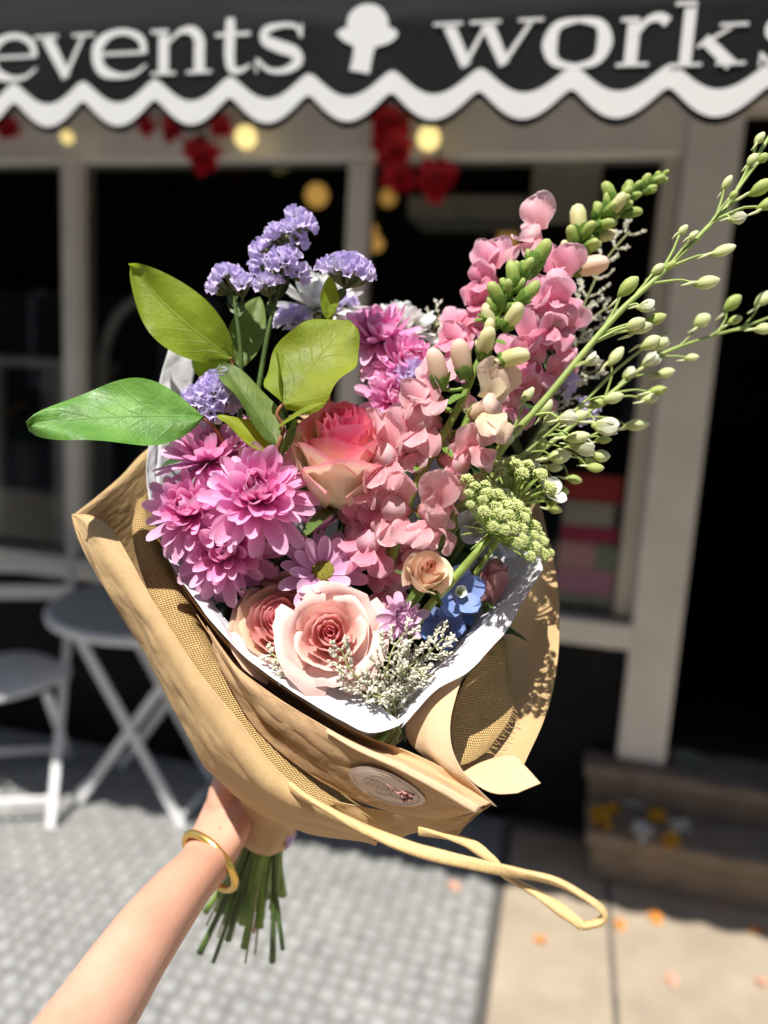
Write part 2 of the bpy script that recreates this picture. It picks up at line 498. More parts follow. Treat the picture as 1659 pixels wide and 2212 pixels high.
sp_('pier', 1.402, XR, YF + 0.0, YF + 0.15, 0, 2.70, M_black)
mull = [-5.05, -3.975, -2.90, -1.825, -0.75]
for x in mull:
    sp_('mullion', x - 0.034, x + 0.034, YF - 0.006, YF + 0.09, 0.777, 2.213, M_paint, bev=0.006)
sp_('window_jamb', 0.195, 0.25, YF + 0.012, YF + 0.1, 0.777, 2.213, solid('jamb_paint', (0.62, 0.57, 0.51), 0.5, 0.08, 6))
edges = [XL] + [v for x in mull for v in (x,)] + [0.195]
for i in range(len(edges) - 1):
    a = edges[i] + (0.036 if i else 0); b = edges[i + 1] - (0.036 if i < len(edges) - 2 else 0.002)
    sp_('window_pane', a, b, YF + 0.045, YF + 0.051, 0.777, 2.213, M_glass, bev=0.0)
# the room behind the glass and the open doorway
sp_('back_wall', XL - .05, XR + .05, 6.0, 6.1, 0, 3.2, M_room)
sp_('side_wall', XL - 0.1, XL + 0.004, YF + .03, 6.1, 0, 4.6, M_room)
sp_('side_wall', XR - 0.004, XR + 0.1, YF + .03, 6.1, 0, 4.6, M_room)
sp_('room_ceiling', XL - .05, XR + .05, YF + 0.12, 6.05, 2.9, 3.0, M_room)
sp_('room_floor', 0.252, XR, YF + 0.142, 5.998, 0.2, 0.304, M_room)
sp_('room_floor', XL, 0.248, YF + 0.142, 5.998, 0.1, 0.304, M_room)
sp_('door_leaf', 1.18, 1.248, YF + 0.02, YF + 0.9, 0.306, 2.4, M_black)
# interior partition boards seen through the right window
M_board = solid('grey_board', (0.82, 0.74, 0.62), 0.7, 0.1, 4)
def winbox(name, x0, y0, x1, y1, Y, mat, dep, lab, cat):
    a = ony(x0, y1, Y); b = ony(x1, y0, Y)
    o = span(name, a.x, b.x, Y, Y + dep, a.z, b.z, mat, None, None, 0.006)
    return tag(o, lab, cat)
winbox('display_board', 1142, 335, 1305, 480, YF + 0.075, M_board, 0.03, 'pale grey board standing behind the right shop window', 'board')
winbox('wall_shelf', 880, 420, 1135, 470, YF + 0.12, solid('shelf_grey', (0.62, 0.58, 0.52), .7), 0.25, 'grey shelf running behind the right shop window', 'shelf')
# poster with blocks of colour low in the right window
pa, pb = ony(1195, 1305, YF + 0.085), ony(1352, 1030, YF + 0.085)
pm = Matrix.Translation((pa.x, YF + 0.085, pa.z)); pw, ph = pb.x - pa.x, pb.z - pa.z
post = thing('poster', 'red, pink and purple poster inside the shop window low beside the post', 'poster', pm)
cols = [((0.02, .80), (.98, .99), (0.42, 0.02, 0.02)), ((0.02, .62), (.86, .79), (0.44, 0.27, 0.25)), ((0.02, .50), (.98, .61), (0.36, 0.02, 0.07)),
        ((0.02, .30), (.62, .49), (0.46, 0.10, 0.14)), ((.66, .30), (.98, .49), (0.02, 0.09, 0.03)), ((0.02, .10), (.98, .29), (0.26, 0.03, 0.17)),
        ((.02, .0), (.98, .09), (0.03, 0.12, 0.09))]
for i, (a, b, c) in enumerate(cols):
    boxobj('printed_panel', ((a[0] + b[0]) / 2 * pw, 0.002, (a[1] + b[1]) / 2 * ph), ((b[0] - a[0]) * pw, 0.004, (b[1] - a[1]) * ph), solid('poster_ink', tuple(min(.9, x * 3.0 + .015) for x in c), .5, .1), post, I4, 0.0)
boxobj('backing', (pw / 2, 0.0075, ph / 2), (pw, 0.006, ph), solid('poster_card', (.25, .24, .22), .8), post, I4, 0.0)

# furniture and plants dimly seen inside the left window
M_dimw = solid('white_furniture', (0.62, 0.60, 0.60), 0.5)
def curve_tube(name, pts, r, mat, lab, cat, n=8):
    mb = MB(); mb.tube(crom(pts, 24), r, n)
    return tag(link(name, mb.mesh(name, mat)), lab, cat)
Yi = YF + 0.13
curve_tube('arched_mirror', [ony(222, 850, Yi), ony(224, 770, Yi), ony(250, 690, Yi), ony(300, 645, Yi), ony(350, 660, Yi), ony(385, 720, Yi), ony(400, 850, Yi)], 0.02, M_dimw,
           'pale arched frame standing inside the left shop window', 'frame')
def counter(px0, px1, py, Y, dep, lab, mat):
    a = ony(px0, py, Y); b = ony(px1, py, Y)
    e = Matrix.Translation(((a.x + b.x) / 2, Y + dep / 2, 0.304)); t = thing('display_table', lab, 'table', e)
    w = abs(b.x - a.x); h = (a.z + b.z) / 2 - 0.304
    boxobj('table_top', (0, 0, h - 0.02), (w, dep, 0.04), mat, t, I4)
    for sx in (-1, 1):
        for sy in (-1, 1):
            boxobj('leg', (sx * (w / 2 - 0.04), sy * (dep / 2 - 0.04), (h - 0.04) / 2), (0.04, 0.04, h - 0.041), mat, t, I4)
    return t, h
counter(-40, 135, 770, YF + 0.15, 0.4, 'grey display table behind the left window pane', M_dimw)
counter(180, 640, 935, YF + 0.15, 0.45, 'long low display table behind the middle shop window', solid('grey_wood', (0.45, 0.44, 0.43), .6))
M_dleaf = leafmat('shop_leaf', (0.05, 0.13, 0.03), (0.09, 0.20, 0.05), (0.13, 0.24, 0.07), 0.2)
M_pot = solid('dark_pot', (0.06, 0.06, 0.065), .5)
def leaf_blade(L, W, nu=6, nv=8, fold=0.25, droop=0.5, wave=0.0, pw=0.9, seed=0.0):
    def fn(u, v):
        s = 2 * u - 1
        w = W / 2 * (math.sin(PI * clamp(v) ** pw) ** 0.75 if 0 < v < 1 else 0.0) + 0.0004
        a = droop * v
        x = L * (math.sin(a) / droop if droop else v); z = -L * ((1 - math.cos(a)) / droop if droop else 0)
        z += fold * abs(s) * w + wave * math.sin(v * 9 + seed + s * 1.7) * abs(s) * w
        return Vector((x, s * w, z))
    return grid(fn, nu, nv)
def shop_plant(px, py, Y, r, lab, fcol, n=16):
    p = ony(px, py, Y); base = 0.304
    m = Matrix.Translation((p.x, Y, base)); t = thing('potted_plant', lab, 'plant', m)
    h = p.z - base
    mb = MB(); mb.lathe([(0.06, 0), (0.09, h * 0.8), (0.10, h * 0.82), (0.085, h * 0.82), (0.07, h * .75)], 14); link('pot', mb.mesh('pot', M_pot), t)
    V, F, U = leaf_blade(r, r * 0.4); lm = mk('leaf', V, F, U, M_dleaf)
    for i in range(n):
        link('leaf', lm, t, Matrix.Translation((0, 0, h * .8)) @ Matrix.Rotation(i * 2.4, 4, 'Z') @ Matrix.Rotation(-rnd(.2, 1.3), 4, 'Y') @ Matrix.Scale(rnd(.7, 1.1), 4))
    if fcol:
        fm = solid('shop_bloom', tuple(min(.9, c * 2.0) for c in fcol), .6); V, F, U = leaf_blade(0.035, 0.03, 4, 4); bm = mk('bloom_petal', V, F, U, fm)
        for k in range(7):
            c = Vector((rnd(-.6, .6) * r, rnd(-.7, .1) * r, h * .8 + rnd(.4, 1.0) * r))
            mbb = MB()
            for q in range(6): mbb.add(V, F, U, Matrix.Translation(c) @ Matrix.Rotation(q * PI / 3, 4, 'Z') @ Matrix.Rotation(-.5, 4, 'Y'))
            link('bloom', mbb.mesh('bloom', fm), t)
shop_plant(60, 850, YF + 0.32, 0.16, 'dim leafy plant with amber blooms behind the left window pane', (0.35, 0.18, 0.02))
shop_plant(70, 1070, YF + 0.3, 0.13, 'small dim plant with yellow blooms low behind the left window pane', (0.35, 0.25, 0.03))
shop_plant(330, 960, YF + 0.45, 0.22, 'shadowy green plant behind the middle shop window', None)
shop_plant(900, 600, YF + 0.40, 0.30, 'tall dark plant behind the right shop window', None)
shop_plant(600, 780, YF + 1.4, 0.28, 'dim plant with dusky red blooms deep in the shop', (0.12, 0.03, 0.02))

# lamps: warm globes hanging under the header and inside
def globe(px, py, Y, r, col, st, lab, top):
    r *= 0.76
    c = ony(px, py, Y); m = Matrix.Translation(c)
    t = thing('pendant_lamp', lab, 'lamp', m)
    mb = MB(); mb.lathe([(r * math.sin(PI * k / 10) + 1e-5, -r * math.cos(PI * k / 10)) for k in range(11)], 16)
    link('globe', mb.mesh('globe', emitmat('lamp_glow', col, st)), t)
    mb = MB(); mb.lathe([(r * .35, r * .9), (r * .35, r * 1.25), (r * .12, r * 1.35)], 10); mb.tube([Vector((0, 0, r * 1.3)), Vector((0, 0, top - c.z))], 0.003, 6)
    link('cord', mb.mesh('cord', M_black), t)
WARM = (1.0, 0.78, 0.30); AMB = (1.0, 0.52, 0.12)
globe(145, 296, YF - 0.10, 0.030, WARM, 0.55, 'small pale yellow globe lamp hanging before the left mullion', 2.75)
globe(531, 296, YF - 0.10, 0.047, WARM, 0.75, 'pale yellow globe lamp under the awning above the middle window', 2.75)
globe(926, 298, YF - 0.10, 0.047, WARM, 0.75, 'pale yellow globe lamp under the awning above the right window', 2.75)
globe(684, 422, YF + 1.0, 0.070, AMB, 0.38, 'amber globe lamp glowing inside behind the middle window', 2.9)
globe(838, 427, YF + 1.2, 0.055, AMB, 0.25, 'dim amber lamp inside just right of the mullion', 2.9)
globe(800, 500, YF + 0.8, 0.045, AMB, 0.36, 'upper of two amber lamps touching beside the mullion', 2.9)
globe(812, 527, YF + 0.8, 0.045, AMB, 0.36, 'lower of two amber lamps touching beside the mullion', 2.9)
globe(1096, 520, YF + 0.9, 0.058, AMB, 0.26, 'amber lamp inside behind the pink snapdragons', 2.9)

# red silk flowers hanging in the window heads
M_redp = petalmat('red_silk', [(0, (0.30, 0.004, 0.01)), (1, (0.62, 0.008, 0.03))], None, 0.25, .6)
def red_flower(px, py, Y, r, lab, n=9):
    c = ony(px, py, Y); m = frame(c, D(rnd(-.3, .3), -0.3, 1), rnd(0, 6))
    t = thing('red_flower', lab, 'flower', m, 'red flowers hanging at the window heads')
    V, F, U = leaf_blade(r, r * 0.75, 4, 6, 0.3, 0.7); pmh = mk('petal', V, F, U, M_redp)
    for i in range(n):
        link('petal', pmh, t, Matrix.Rotation(i * 2.4, 4, 'Z') @ Matrix.Rotation(-rnd(0, .9), 4, 'Y') @ Matrix.Scale(rnd(.75, 1.05), 4))
    mb = MB(); mb.tube([m.inverted() @ c, m.inverted() @ Vector((c.x + .01, Y, (c.z + 2.72) / 2)), m.inverted() @ Vector((c.x, Y, 2.72))], 0.003, 5)
    link('stem', mb.mesh('stem', M_dleaf), t)
G_ = 'small red flower of a pair over the middle window'
red_flower(18, 275, YF - 0.06, .055, 'red flower hanging at the header left of the small globe lamp')
for (px, py, r) in ((318, 270, .045), (372, 280, .05)): red_flower(px, py, YF - 0.06, r, G_)
red_flower(476, 272, YF - 0.06, .05, 'red flower hanging directly above the wide drooping one')
red_flower(436, 335, YF - 0.06, .072, 'wide red flower hanging lowest over the middle window')
for (px, py, r, w_) in ((838, 270, .08, 'topmost'), (850, 325, .085, 'middle'), (862, 380, .065, 'lowest')): red_flower(px, py, YF - 0.07, r, 'red flower right of the mullion, ' + w_ + ' of its hanging bunch')
red_flower(940, 385, YF - 0.06, .078, 'red flower drooping below the hanging bunch by the right window')
red_flower(940, 415, YF - 0.06, .045, 'small red flower at the lowest tip beside the hanging bunch')

# ---- steps at the door
S1 = Matrix.Translation((0.7, 2.42, 0))
stp = thing('door_step', 'two worn brown stone steps in front of the doorway', 'step', S1)
span('lower_tread', 0.165, 1.6, 2.282, YF - 0.06, 0.12, 0.170, M_step, stp, S1, 0.008)
span('lower_riser', 0.185, 1.58, 2.302, YF - 0.06, 0.0, 0.119, M_step, stp, S1, 0.004)
span('upper_tread', 0.150, 1.6, 2.462, YF + 0.14, 0.252, 0.302, M_step, stp, S1, 0.008)
span('upper_riser', 0.170, 1.58, 2.482, YF + 0.14, 0.171, 0.251, M_step, stp, S1, 0.004)

# ---- awning
A0 = ony(669, 163, YA); A1 = ony(849, 160, YA)
PER = A1.x - A0.x; PH = A0.x
tr1 = ony(760, 276, YA).z      # lowest edge of the black canvas
AMP = 0.0445
def scal(x):
    t = ((x - PH) / PER) % 1.0
    return 1.0 - (abs(math.sin(PI * t)) ** 2 + 0.02) ** 0.5 * 0.99      # 1 at the peaks
def zlow(x): return tr1 - 0.006 * (x + 0.5) + AMP * scal(x)
AX0, AX1 = -4.6, 1.5
Ztop = ony(830, 22, YA).z
AW = Matrix.Translation((-0.5, YA, tr1))
aw = thing('awning', 'black shop awning with white lettering and a scalloped white-trimmed edge', 'awning', AW)
nx = int((AX1 - AX0) / PER * 24)
def xa(u): return AX0 + (AX1 - AX0) * u
def ripple(x): return 0.006 * math.sin(x * 5.3) + 0.003 * math.sin(x * 9.1 + 1)
def vy(x, f): return YA + ripple(x) * (1 - f) * 0.4      # f = 0 bottom .. 1 top
def fnv(u, v):
    x = xa(u); a = zlow(x); b = Ztop + 0.006 * math.sin(x * 5)
    return Vector((x, vy(x, v), a + (b - a) * v))
V, F, U = grid(fnv, nx, 8)
val = wpart('valance', mk('valance', V, F, U, M_canvas), aw, AW)
sm = val.modifiers.new('s', 'SOLIDIFY'); sm.thickness = 0.002; sm.offset = -1
def fnt(u, v):
    x = xa(u); a = zlow(x) + 0.0085; t = ((x - PH) / PER) % 1.0
    b = tr1 - 0.006 * (x + 0.5) + 0.0440 + 0.0430 * (1.0 - (math.sin(PI * t) ** 2 + 0.05) ** 0.5 * 0.976)
    return Vector((x, vy(x, .1) - 0.0022, a + (b - a) * v))
V, F, U = grid(fnt, nx, 2)
wpart('scallop_trim', mk('scallop_trim', V, F, U, M_print), aw, AW)
def fnc(u, v):
    x = xa(u); return Vector((x, lerp(vy(x, 1), YF - 0.01, v), Ztop + 0.006 * math.sin(x * 5) + v * 0.74 - 0.03 * math.sin(PI * v)))
V, F, U = grid(fnc, 60, 8)
cn = wpart('canopy', mk('canopy', V, F, U, M_canvas), aw, AW)
cn.modifiers.new('s', 'SOLIDIFY').thickness = 0.002
mb = MB(); mb.tube([Vector((AX0, YA + 0.02, Ztop - 0.012)), Vector((AX1, YA + 0.02, Ztop - 0.012))], 0.016, 10)
wpart('front_bar', mb.mesh('front_bar', M_black), aw, AW)
for x in (AX0 + 0.1, AX1 - 0.1):
    mb = MB(); mb.tube([Vector((x, YA + 0.02, Ztop - 0.012)), Vector((x, YF + 0.01, Ztop - 0.05))], 0.011, 8)
    wpart('side_arm', mb.mesh('side_arm', M_black), aw, AW)

def ribbon(mb, pts, wid, y, k=28, cv=True):       # a flat stroke with changing width, pts in metres (x, z)
    P = crom([Vector((p[0], 0, p[1])) for p in pts], k) if cv and len(pts) > 2 else [Vector((p[0], 0, p[1])) for p in pts]
    n = len(P); Vv = []
    for i in range(n):
        t = (P[min(n - 1, i + 1)] - P[max(0, i - 1)]).normalized()
        s = Vector((-t.z, 0, t.x))
        f = i / (n - 1) * (len(wid) - 1); a = int(min(f, len(wid) - 2)); w = lerp(wid[a], wid[a + 1], f - a) / 2
        for e in (-1, 1):
            q = P[i] + s * w * e; Vv.append(Vector((q.x, vy(q.x, .55) + y, q.z)))
    mb.add(Vv, [(2 * i, 2 * i + 1, 2 * i + 3, 2 * i + 2) for i in range(n - 1)])
# strokes in a unit letter box: ('c' curve | 'l' line, points, widths as a share of the height)
ST, TH = 0.27, 0.075
LET = {
 'e': [('l', [(.10, .52), (.95, .52)], [TH, TH]), ('c', [(.93, .50), (.88, .80), (.66, .97), (.40, .95), (.19, .75), (.15, .46), (.24, .16), (.50, .03), (.76, .06), (.96, .25)], [.16, .17, .13, .15, .26, .28, .24, .12, .09, .05])],
 'v': [('l', [(.20, .96), (.53, .02)], [.30, .24]), ('l', [(.82, .96), (.50, .02)], [.09, .12]), ('l', [(0, .965), (.40, .965)], [.07, .07]), ('l', [(.64, .965), (1, .965)], [.07, .07])],
 'n': [('l', [(.22, .0), (.22, .95)], [ST, ST]), ('c', [(.30, .70), (.48, .92), (.68, .93), (.79, .74), (.80, .45), (.80, .0)], [.07, .10, .20, .27, .27, .27]),
       ('l', [(.02, .035), (.42, .035)], [.07, .07]), ('l', [(.60, .035), (1, .035)], [.07, .07]), ('l', [(.02, .945), (.30, .945)], [.08, .08])],
 't': [('c', [(.40, 1.0), (.40, .70), (.40, .30), (.48, .07), (.70, .04), (.98, .14)], [.16, .22, .22, .20, .11, .04]), ('l', [(.0, .70), (.95, .70)], [.07, .07])],
 's': [('c', [(.88, .70), (.78, .93), (.50, .97), (.22, .88), (.22, .68), (.48, .53), (.76, .40), (.84, .20), (.60, .03), (.30, .05), (.08, .28)], [.07, .09, .11, .18, .24, .26, .25, .20, .12, .09, .07]),
       ('l', [(.88, .70), (.88, .98)], [.05, .05]), ('l', [(.07, .0), (.07, .30)], [.05, .05])],
 'w': [('l', [(.14, .96), (.33, .02)], [.28, .24]), ('l', [(.50, .96), (.31, .02)], [.09, .12]), ('l', [(.49, .96), (.68, .02)], [.28, .24]), ('l', [(.90, .96), (.66, .02)], [.09, .12]),
       ('l', [(0, .965), (.27, .965)], [.07, .07]), ('l', [(.34, .965), (.62, .965)], [.07, .07]), ('l', [(.78, .965), (1, .965)], [.07, .07])],
 'o': [('c', [(.5, .965), (.22, .86), (.13, .5), (.22, .14), (.5, .035), (.78, .14), (.87, .5), (.78, .86), (.5, .965)], [.09, .19, .34, .19, .09, .19, .34, .19, .09])],
 'r': [('l', [(.30, .0), (.30, .95)], [ST, ST]), ('c', [(.36, .62), (.52, .90), (.74, .97), (.90, .86)], [.07, .12, .18, .22]), ('l', [(.04, .035), (.62, .035)], [.07, .07]), ('l', [(.06, .945), (.38, .945)], [.08, .08])],
 'k': [('l', [(.22, .0), (.22, 1.0)], [.19, .19]), ('l', [(.80, .60), (.36, .30)], [.05, .06]), ('l', [(.44, .42), (.82, .0)], [.17, .19]), ('l', [(.02, .025), (.44, .025)], [.05, .05]), ('l', [(.62, .025), (1, .025)], [.05, .05]),
       ('l', [(.62, .62), (.98, .62)], [.05, .05]), ('l', [(.02, .975), (.28, .975)], [.06, .06])],
}
def letter(ch, x0, y0, x1, y1):
    a = ony(x0, y1, YA); b = ony(x1, y0, YA)
    W, H = b.x - a.x, b.z - a.z
    mb = MB()
    for i, (kd, pts, wd) in enumerate(LET[ch]):
        ribbon(mb, [(a.x + p[0] * W, a.z + p[1] * H) for p in pts], [w * H for w in wd], -0.0022 - 0.0003 * i, 40, kd == 'c')
    o = wpart('letter', mb.mesh('letter', M_print, False), aw, AW)
for ch, *bx in (('e', -32, 75, 84, 176), ('v', 78, 72, 205, 172), ('e', 192, 65, 322, 170), ('n', 325, 58, 460, 164), ('t', 465, 37, 547, 160), ('s', 547, 50, 668, 159),
                ('w', 932, 41, 1175, 149), ('o', 1163, 36, 1333, 150), ('r', 1325, 33, 1457, 146), ('k', 1442, -2, 1627, 146), ('s', 1632, 34, 1758, 146)):
    letter(ch, *bx)
# rose emblem
mb = MB()
def blob(pts, y):
    P = crom([ony(p[0], p[1], YA) for p in pts + pts[:1]], 36)[:-1]
    c = sum(P, Vector()) / len(P)
    mb.add([Vector((c.x, vy(c.x, .55) + y, c.z))] + [Vector((p.x, vy(p.x, .55) + y, p.z)) for p in P], [(0, 1 + (i + 1) % 35, 1 + i) for i in range(35)])
blob([(750, 65), (755, 35), (775, 16), (800, 11), (822, 18), (838, 40), (840, 70), (825, 95), (795, 102), (765, 92)], -0.0022)
blob([(728, 74), (748, 62), (775, 80), (800, 92), (820, 80), (845, 62), (861, 76), (845, 94), (815, 104), (790, 112), (762, 100), (742, 90)], -0.0026)
a = [ony(790, 95, YA), ony(785, 125, YA), ony(778, 158, YA)]
ribbon(mb, [(p.x, p.z) for p in a], [0.034, 0.030, 0.032], -0.0030, 12)
wpart('rose_emblem', mb.mesh('rose_emblem', M_print, False), aw, AW)

# ---- bistro table and chairs
def leg_bar(mb, a, b, w=0.030, t=0.012):
    a, b = Vector(a), Vector(b); x = (b - a); L = x.length
    m = frame_xz((a + b) / 2, x, Vector((0, -1, 0.2)))
    return mb.box((0, 0, 0), (L, w, t), m, 0.002)
TP = Vector((-1.30, 2.26, 0)); TM = Matrix.Translation(TP)
tb = thing('bistro_table', 'round white folding bistro table with crossed legs on the mosaic', 'table', TM)
mb = MB(); R_ = 0.345
mb.lathe([(R_ - .012, .690), (R_, .694), (R_ + .003, .712), (R_ - .004, .722), (R_ - .020, .7235), (R_ - .026, .716), (0.02, .715)], 48)
link('table_top', mb.mesh('table_top', M_white), tb)
for dy in (-0.10, 0.16):
    for (a, b) in (((-0.24, dy, 0.004), (0.22, dy, 0.69)), ((0.17, dy - 0.014, 0.004), (-0.27, dy - 0.014, 0.69))):
        mb = MB(); leg_bar(mb, a, b); link('leg', mb.mesh('leg', M_white, False), tb)
mb = MB(); mb.tube([Vector((-0.24, -0.10, .05)), Vector((-0.24, 0.16, .05))], .008, 8); link('cross_bar', mb.mesh('cross_bar', M_white), tb)
mb = MB(); mb.tube([Vector((0.17, -0.114, .05)), Vector((0.17, 0.146, .05))], .008, 8); link('cross_bar', mb.mesh('cross_bar', M_white), tb)

def bistro_chair(p, rz, lab):
    m = Matrix.Translation(p) @ Matrix.Rotation(rz, 4, 'Z')
    t = thing('bistro_chair', lab, 'chair', m)
    mb = MB()
    def fs(u, v):
        w = 2 * PI * u; r = 0.205 * (1 + .06 * math.cos(4 * w))
        q = [(0.02, .448), (.5, .446), (.9, .452), (1.0, .448), (1.0, .436), (.85, .430)][int(round(v * 5))]
        return Vector((r * q[0] * math.cos(w), r * q[0] * math.sin(w), q[1]))
    V, F, U = grid(fs, 36, 5, True); mb.add(V, F, U); link('seat', mb.mesh('seat', M_white), t)
    for s in (-1, 1):
        mb = MB(); leg_bar(mb, (s * .19, -.24, 0.003), (s * .19, .14, .62), .026, .014); leg_bar(mb, (s * .19, .14, .62), (s * .185, .22, .86), .026, .014); link('front_leg', mb.mesh('front_leg', M_white, False), t)
        mb = MB(); leg_bar(mb, (s * .165, .24, 0.003), (s * .165, -.14, .43), .026, .014); link('rear_leg', mb.mesh('rear_leg', M_white, False), t)
    for (y, z, w) in ((.195, .78, .05), (.165, .69, .05)):
        mb = MB(); mb.box((0, y, z), (.38, .014, w), None, .003); link('back_slat', mb.mesh('back_slat', M_white, False), t)
    for (y, z, s) in ((-.19, .08, .19), (.19, .07, .165)):
        mb = MB(); mb.box((0, y, z), (2 * s, .014, .022), None, .002); link('stretcher', mb.mesh('stretcher', M_white, False), t)
bistro_chair((-1.80, 2.13, 0), 0.45, 'white folding bistro chair with round seat left of the table')

# ---- litter: fallen petals and blooms
M_or = petalmat('orange_petal', [(0, (0.65, 0.20, 0.03)), (1, (0.80, 0.36, 0.07))], None, .2, .7)
M_pk = petalmat('faded_petal', [(0, (0.70, 0.34, 0.24)), (1, (0.72, 0.42, 0.32))], None, .2, .7)
V, F, U = leaf_blade(0.05, 0.034, 5, 6, 0.35, 0.35); lf1 = mk('fallen_petal', V, F, U, M_or); lf2 = mk('fallen_petal', V, F, U, M_pk)
GL = 'petals fallen on the ground'
for (px, py, s, me_, lab) in ((968, 1905, 1.0, lf2, 'faded orange petal lying on the mosaic near the paving'), (1180, 2035, .8, lf1, 'small orange petal lying alone on the beige paving'),
        (1330, 1985, .9, lf1, 'orange petal beside the raffia loop on the joint between slabs'), (1407, 1967, 1.1, lf1, 'orange petal at the edge of the awning shadow'),
        (1650, 2010, .9, lf1, 'amber petal on the paving near the steps'), (1440, 2222 - 120, .9, lf2, 'long faded pink petal on the sunny paving'), (1655, 2130, .8, lf2, 'pale petal on the sunny paving by the picture edge'),
        (1560, 1965, .7, lf2, 'brownish petal in the shade below the steps')):
    p = onz(px, py, 0.010 * s); o = link('fallen_petal', me_, None, Matrix.Translation(p) @ Matrix.Rotation(rnd(0, 6), 4, 'Z') @ Matrix.Scale(s, 4))
    tag(o, lab, 'petal', GL)
def dropped(px, py, z, r, col, lab, grp, n=12):
    p = onz(px, py, z); m = Matrix.Translation(p) @ Matrix.Rotation(rnd(0, 6), 4, 'Z') @ Matrix.Rotation(rnd(-.3, .3), 4, 'X')
    t = thing('fallen_bloom', lab, 'flower', m, grp)
    fm = petalmat('bloom_' + lab.split()[0], [(0, tuple(c * .8 for c in col)), (1, col)], None, .2, .6)
    V, F, U = leaf_blade(r, r * .5, 4, 5, .3, .8); pm_ = mk('petal', V, F, U, fm)
    for i in range(n): link('petal', pm_, t, Matrix.Translation((0, 0, .012)) @ Matrix.Rotation(i * 2.4, 4, 'Z') @ Matrix.Rotation(-rnd(.0, 1.1), 4, 'Y'))
for (px, py) in ((1365, 1735), (1480, 1750), (1515, 1755), (1385, 1805), (1470, 1795)): dropped(px, py, .175, .040, (.88, .86, .80), 'white bloom lying on the lower door step', 'white blooms on the step')
for (px, py) in ((1295, 1765), (1320, 1760), (1420, 1768), (1450, 1825), (1300, 1785)): dropped(px, py, .175, .038, (.85, .45, .03), 'yellow bloom lying on the lower door step', 'yellow blooms on the step')
def cabbage(px, py, z, r, lab):
    p = onz(px, py, z); t = thing('ornamental_cabbage', lab, 'plant', Matrix.Translation(p))
    fm = leafmat('cabbage_leaf', (.33, .37, .27), (.42, .45, .36), (.5, .52, .42), .25, .6)
    V, F, U = leaf_blade(r, r * .9, 6, 6, .5, .5, .4); lm = mk('leaf', V, F, U, fm)
    for i in range(14): link('leaf', lm, t, Matrix.Rotation(i * 2.4, 4, 'Z') @ Matrix.Rotation(-(.15 + i * .09), 4, 'Y') @ Matrix.Scale(1 - i * .04, 4))
    mb = MB(); mb.lathe([(.02, 0), (.025, .02), (.02, .04)], 8); link('stalk', mb.mesh('stalk', fm), t)
cabbage(1478, 1648, .303, .075, 'pale green leafy head lying on the top step against the post')

# ---- the street front across the road, which the shop windows mirror
BM = Matrix.Translation((0, -9, 0))
bld = thing('street_building', 'dark brick street front across the road, mirrored in the shop windows', 'building', BM)
M_brick = solid('dark_brick', (0.10, 0.065, 0.05), 0.85, 0.25, 5); M_dkglass = solid('dark_pane', (0.02, 0.022, 0.025), 0.15, 0.2, 3)
span('wall', -22, 22, -9.6, -9.0, 0, 11, M_brick, bld, BM, 0.0)
span('cornice', -22.2, 22.2, -9.7, -8.7, 11.002, 11.5, M_paint, bld, BM, 0.02)
for fl in range(3):
    for i in range(14):
        x = -19.5 + i * 3
        w_ = span('window', x - .6, x + .6, -8.998, -8.94, 1.0 + fl * 3.4, 3.0 + fl * 3.4, M_paint, bld, BM, 0.0)
        boxobj('pane', (0, 0.034, 0), (1.0, 0.008, 1.8), M_dkglass, w_, I4, 0.0)
# ================================================================== THE BOUQUET
GRIP = K(578, 1775, 0.625)
GEND = K(520, 2050, 0.665)
GDIR = (GEND - GRIP).normalized()
gx = GDIR.orthogonal().normalized(); gy = GDIR.cross(gx)
M_stem = solid('green_stem', (0.19, 0.29, 0.05), 0.5, 0.25, 60)
M_stemD = solid('dark_stem', (0.075, 0.13, 0.03), 0.5, 0.25, 60)
M_stemL = solid('light_stem', (0.25, 0.34, 0.08), 0.5, 0.15, 60)
_si = [0]
def stem_path(head, axis, through=True, mid=None):
    i = _si[0]; _si[0] += 1
    a = i * 2.39996; r = 0.0145 * math.sqrt(((i * 7) % 40 + 0.5) / 40)
    off = gx * math.cos(a) * r + gy * math.sin(a) * r
    g = GRIP + off
    P = [head, head - axis * 0.022]
    if mid is not None: P.extend(mid)
    else: P.append(P[-1].lerp(g, 0.5) - axis * 0.015)
    P += [g - GDIR * 0.05 + off * 0.3, g]
    if through and i % 2 == 0:
        P.append(g + GDIR * rnd(.035, .055) + off * rnd(.3, .9))
        P.append(g + GDIR * rnd(.075, .125) + off * rnd(.8, 2.2))
    return P
def add_stem(root, m, head, axis, r=0.0022, mat=None, mid=None, n=7):
    P = crom(stem_path(head, axis, True, mid), 26)
    mb = MB(); mb.tube(P, [r * (0.9 + 0.85 * (k / 25)) * (1 + .12 * math.sin(k * 1.3)) for k in range(26)], n)
    return wpart('stem', mb.mesh('stem', mat or M_stem), root, m)

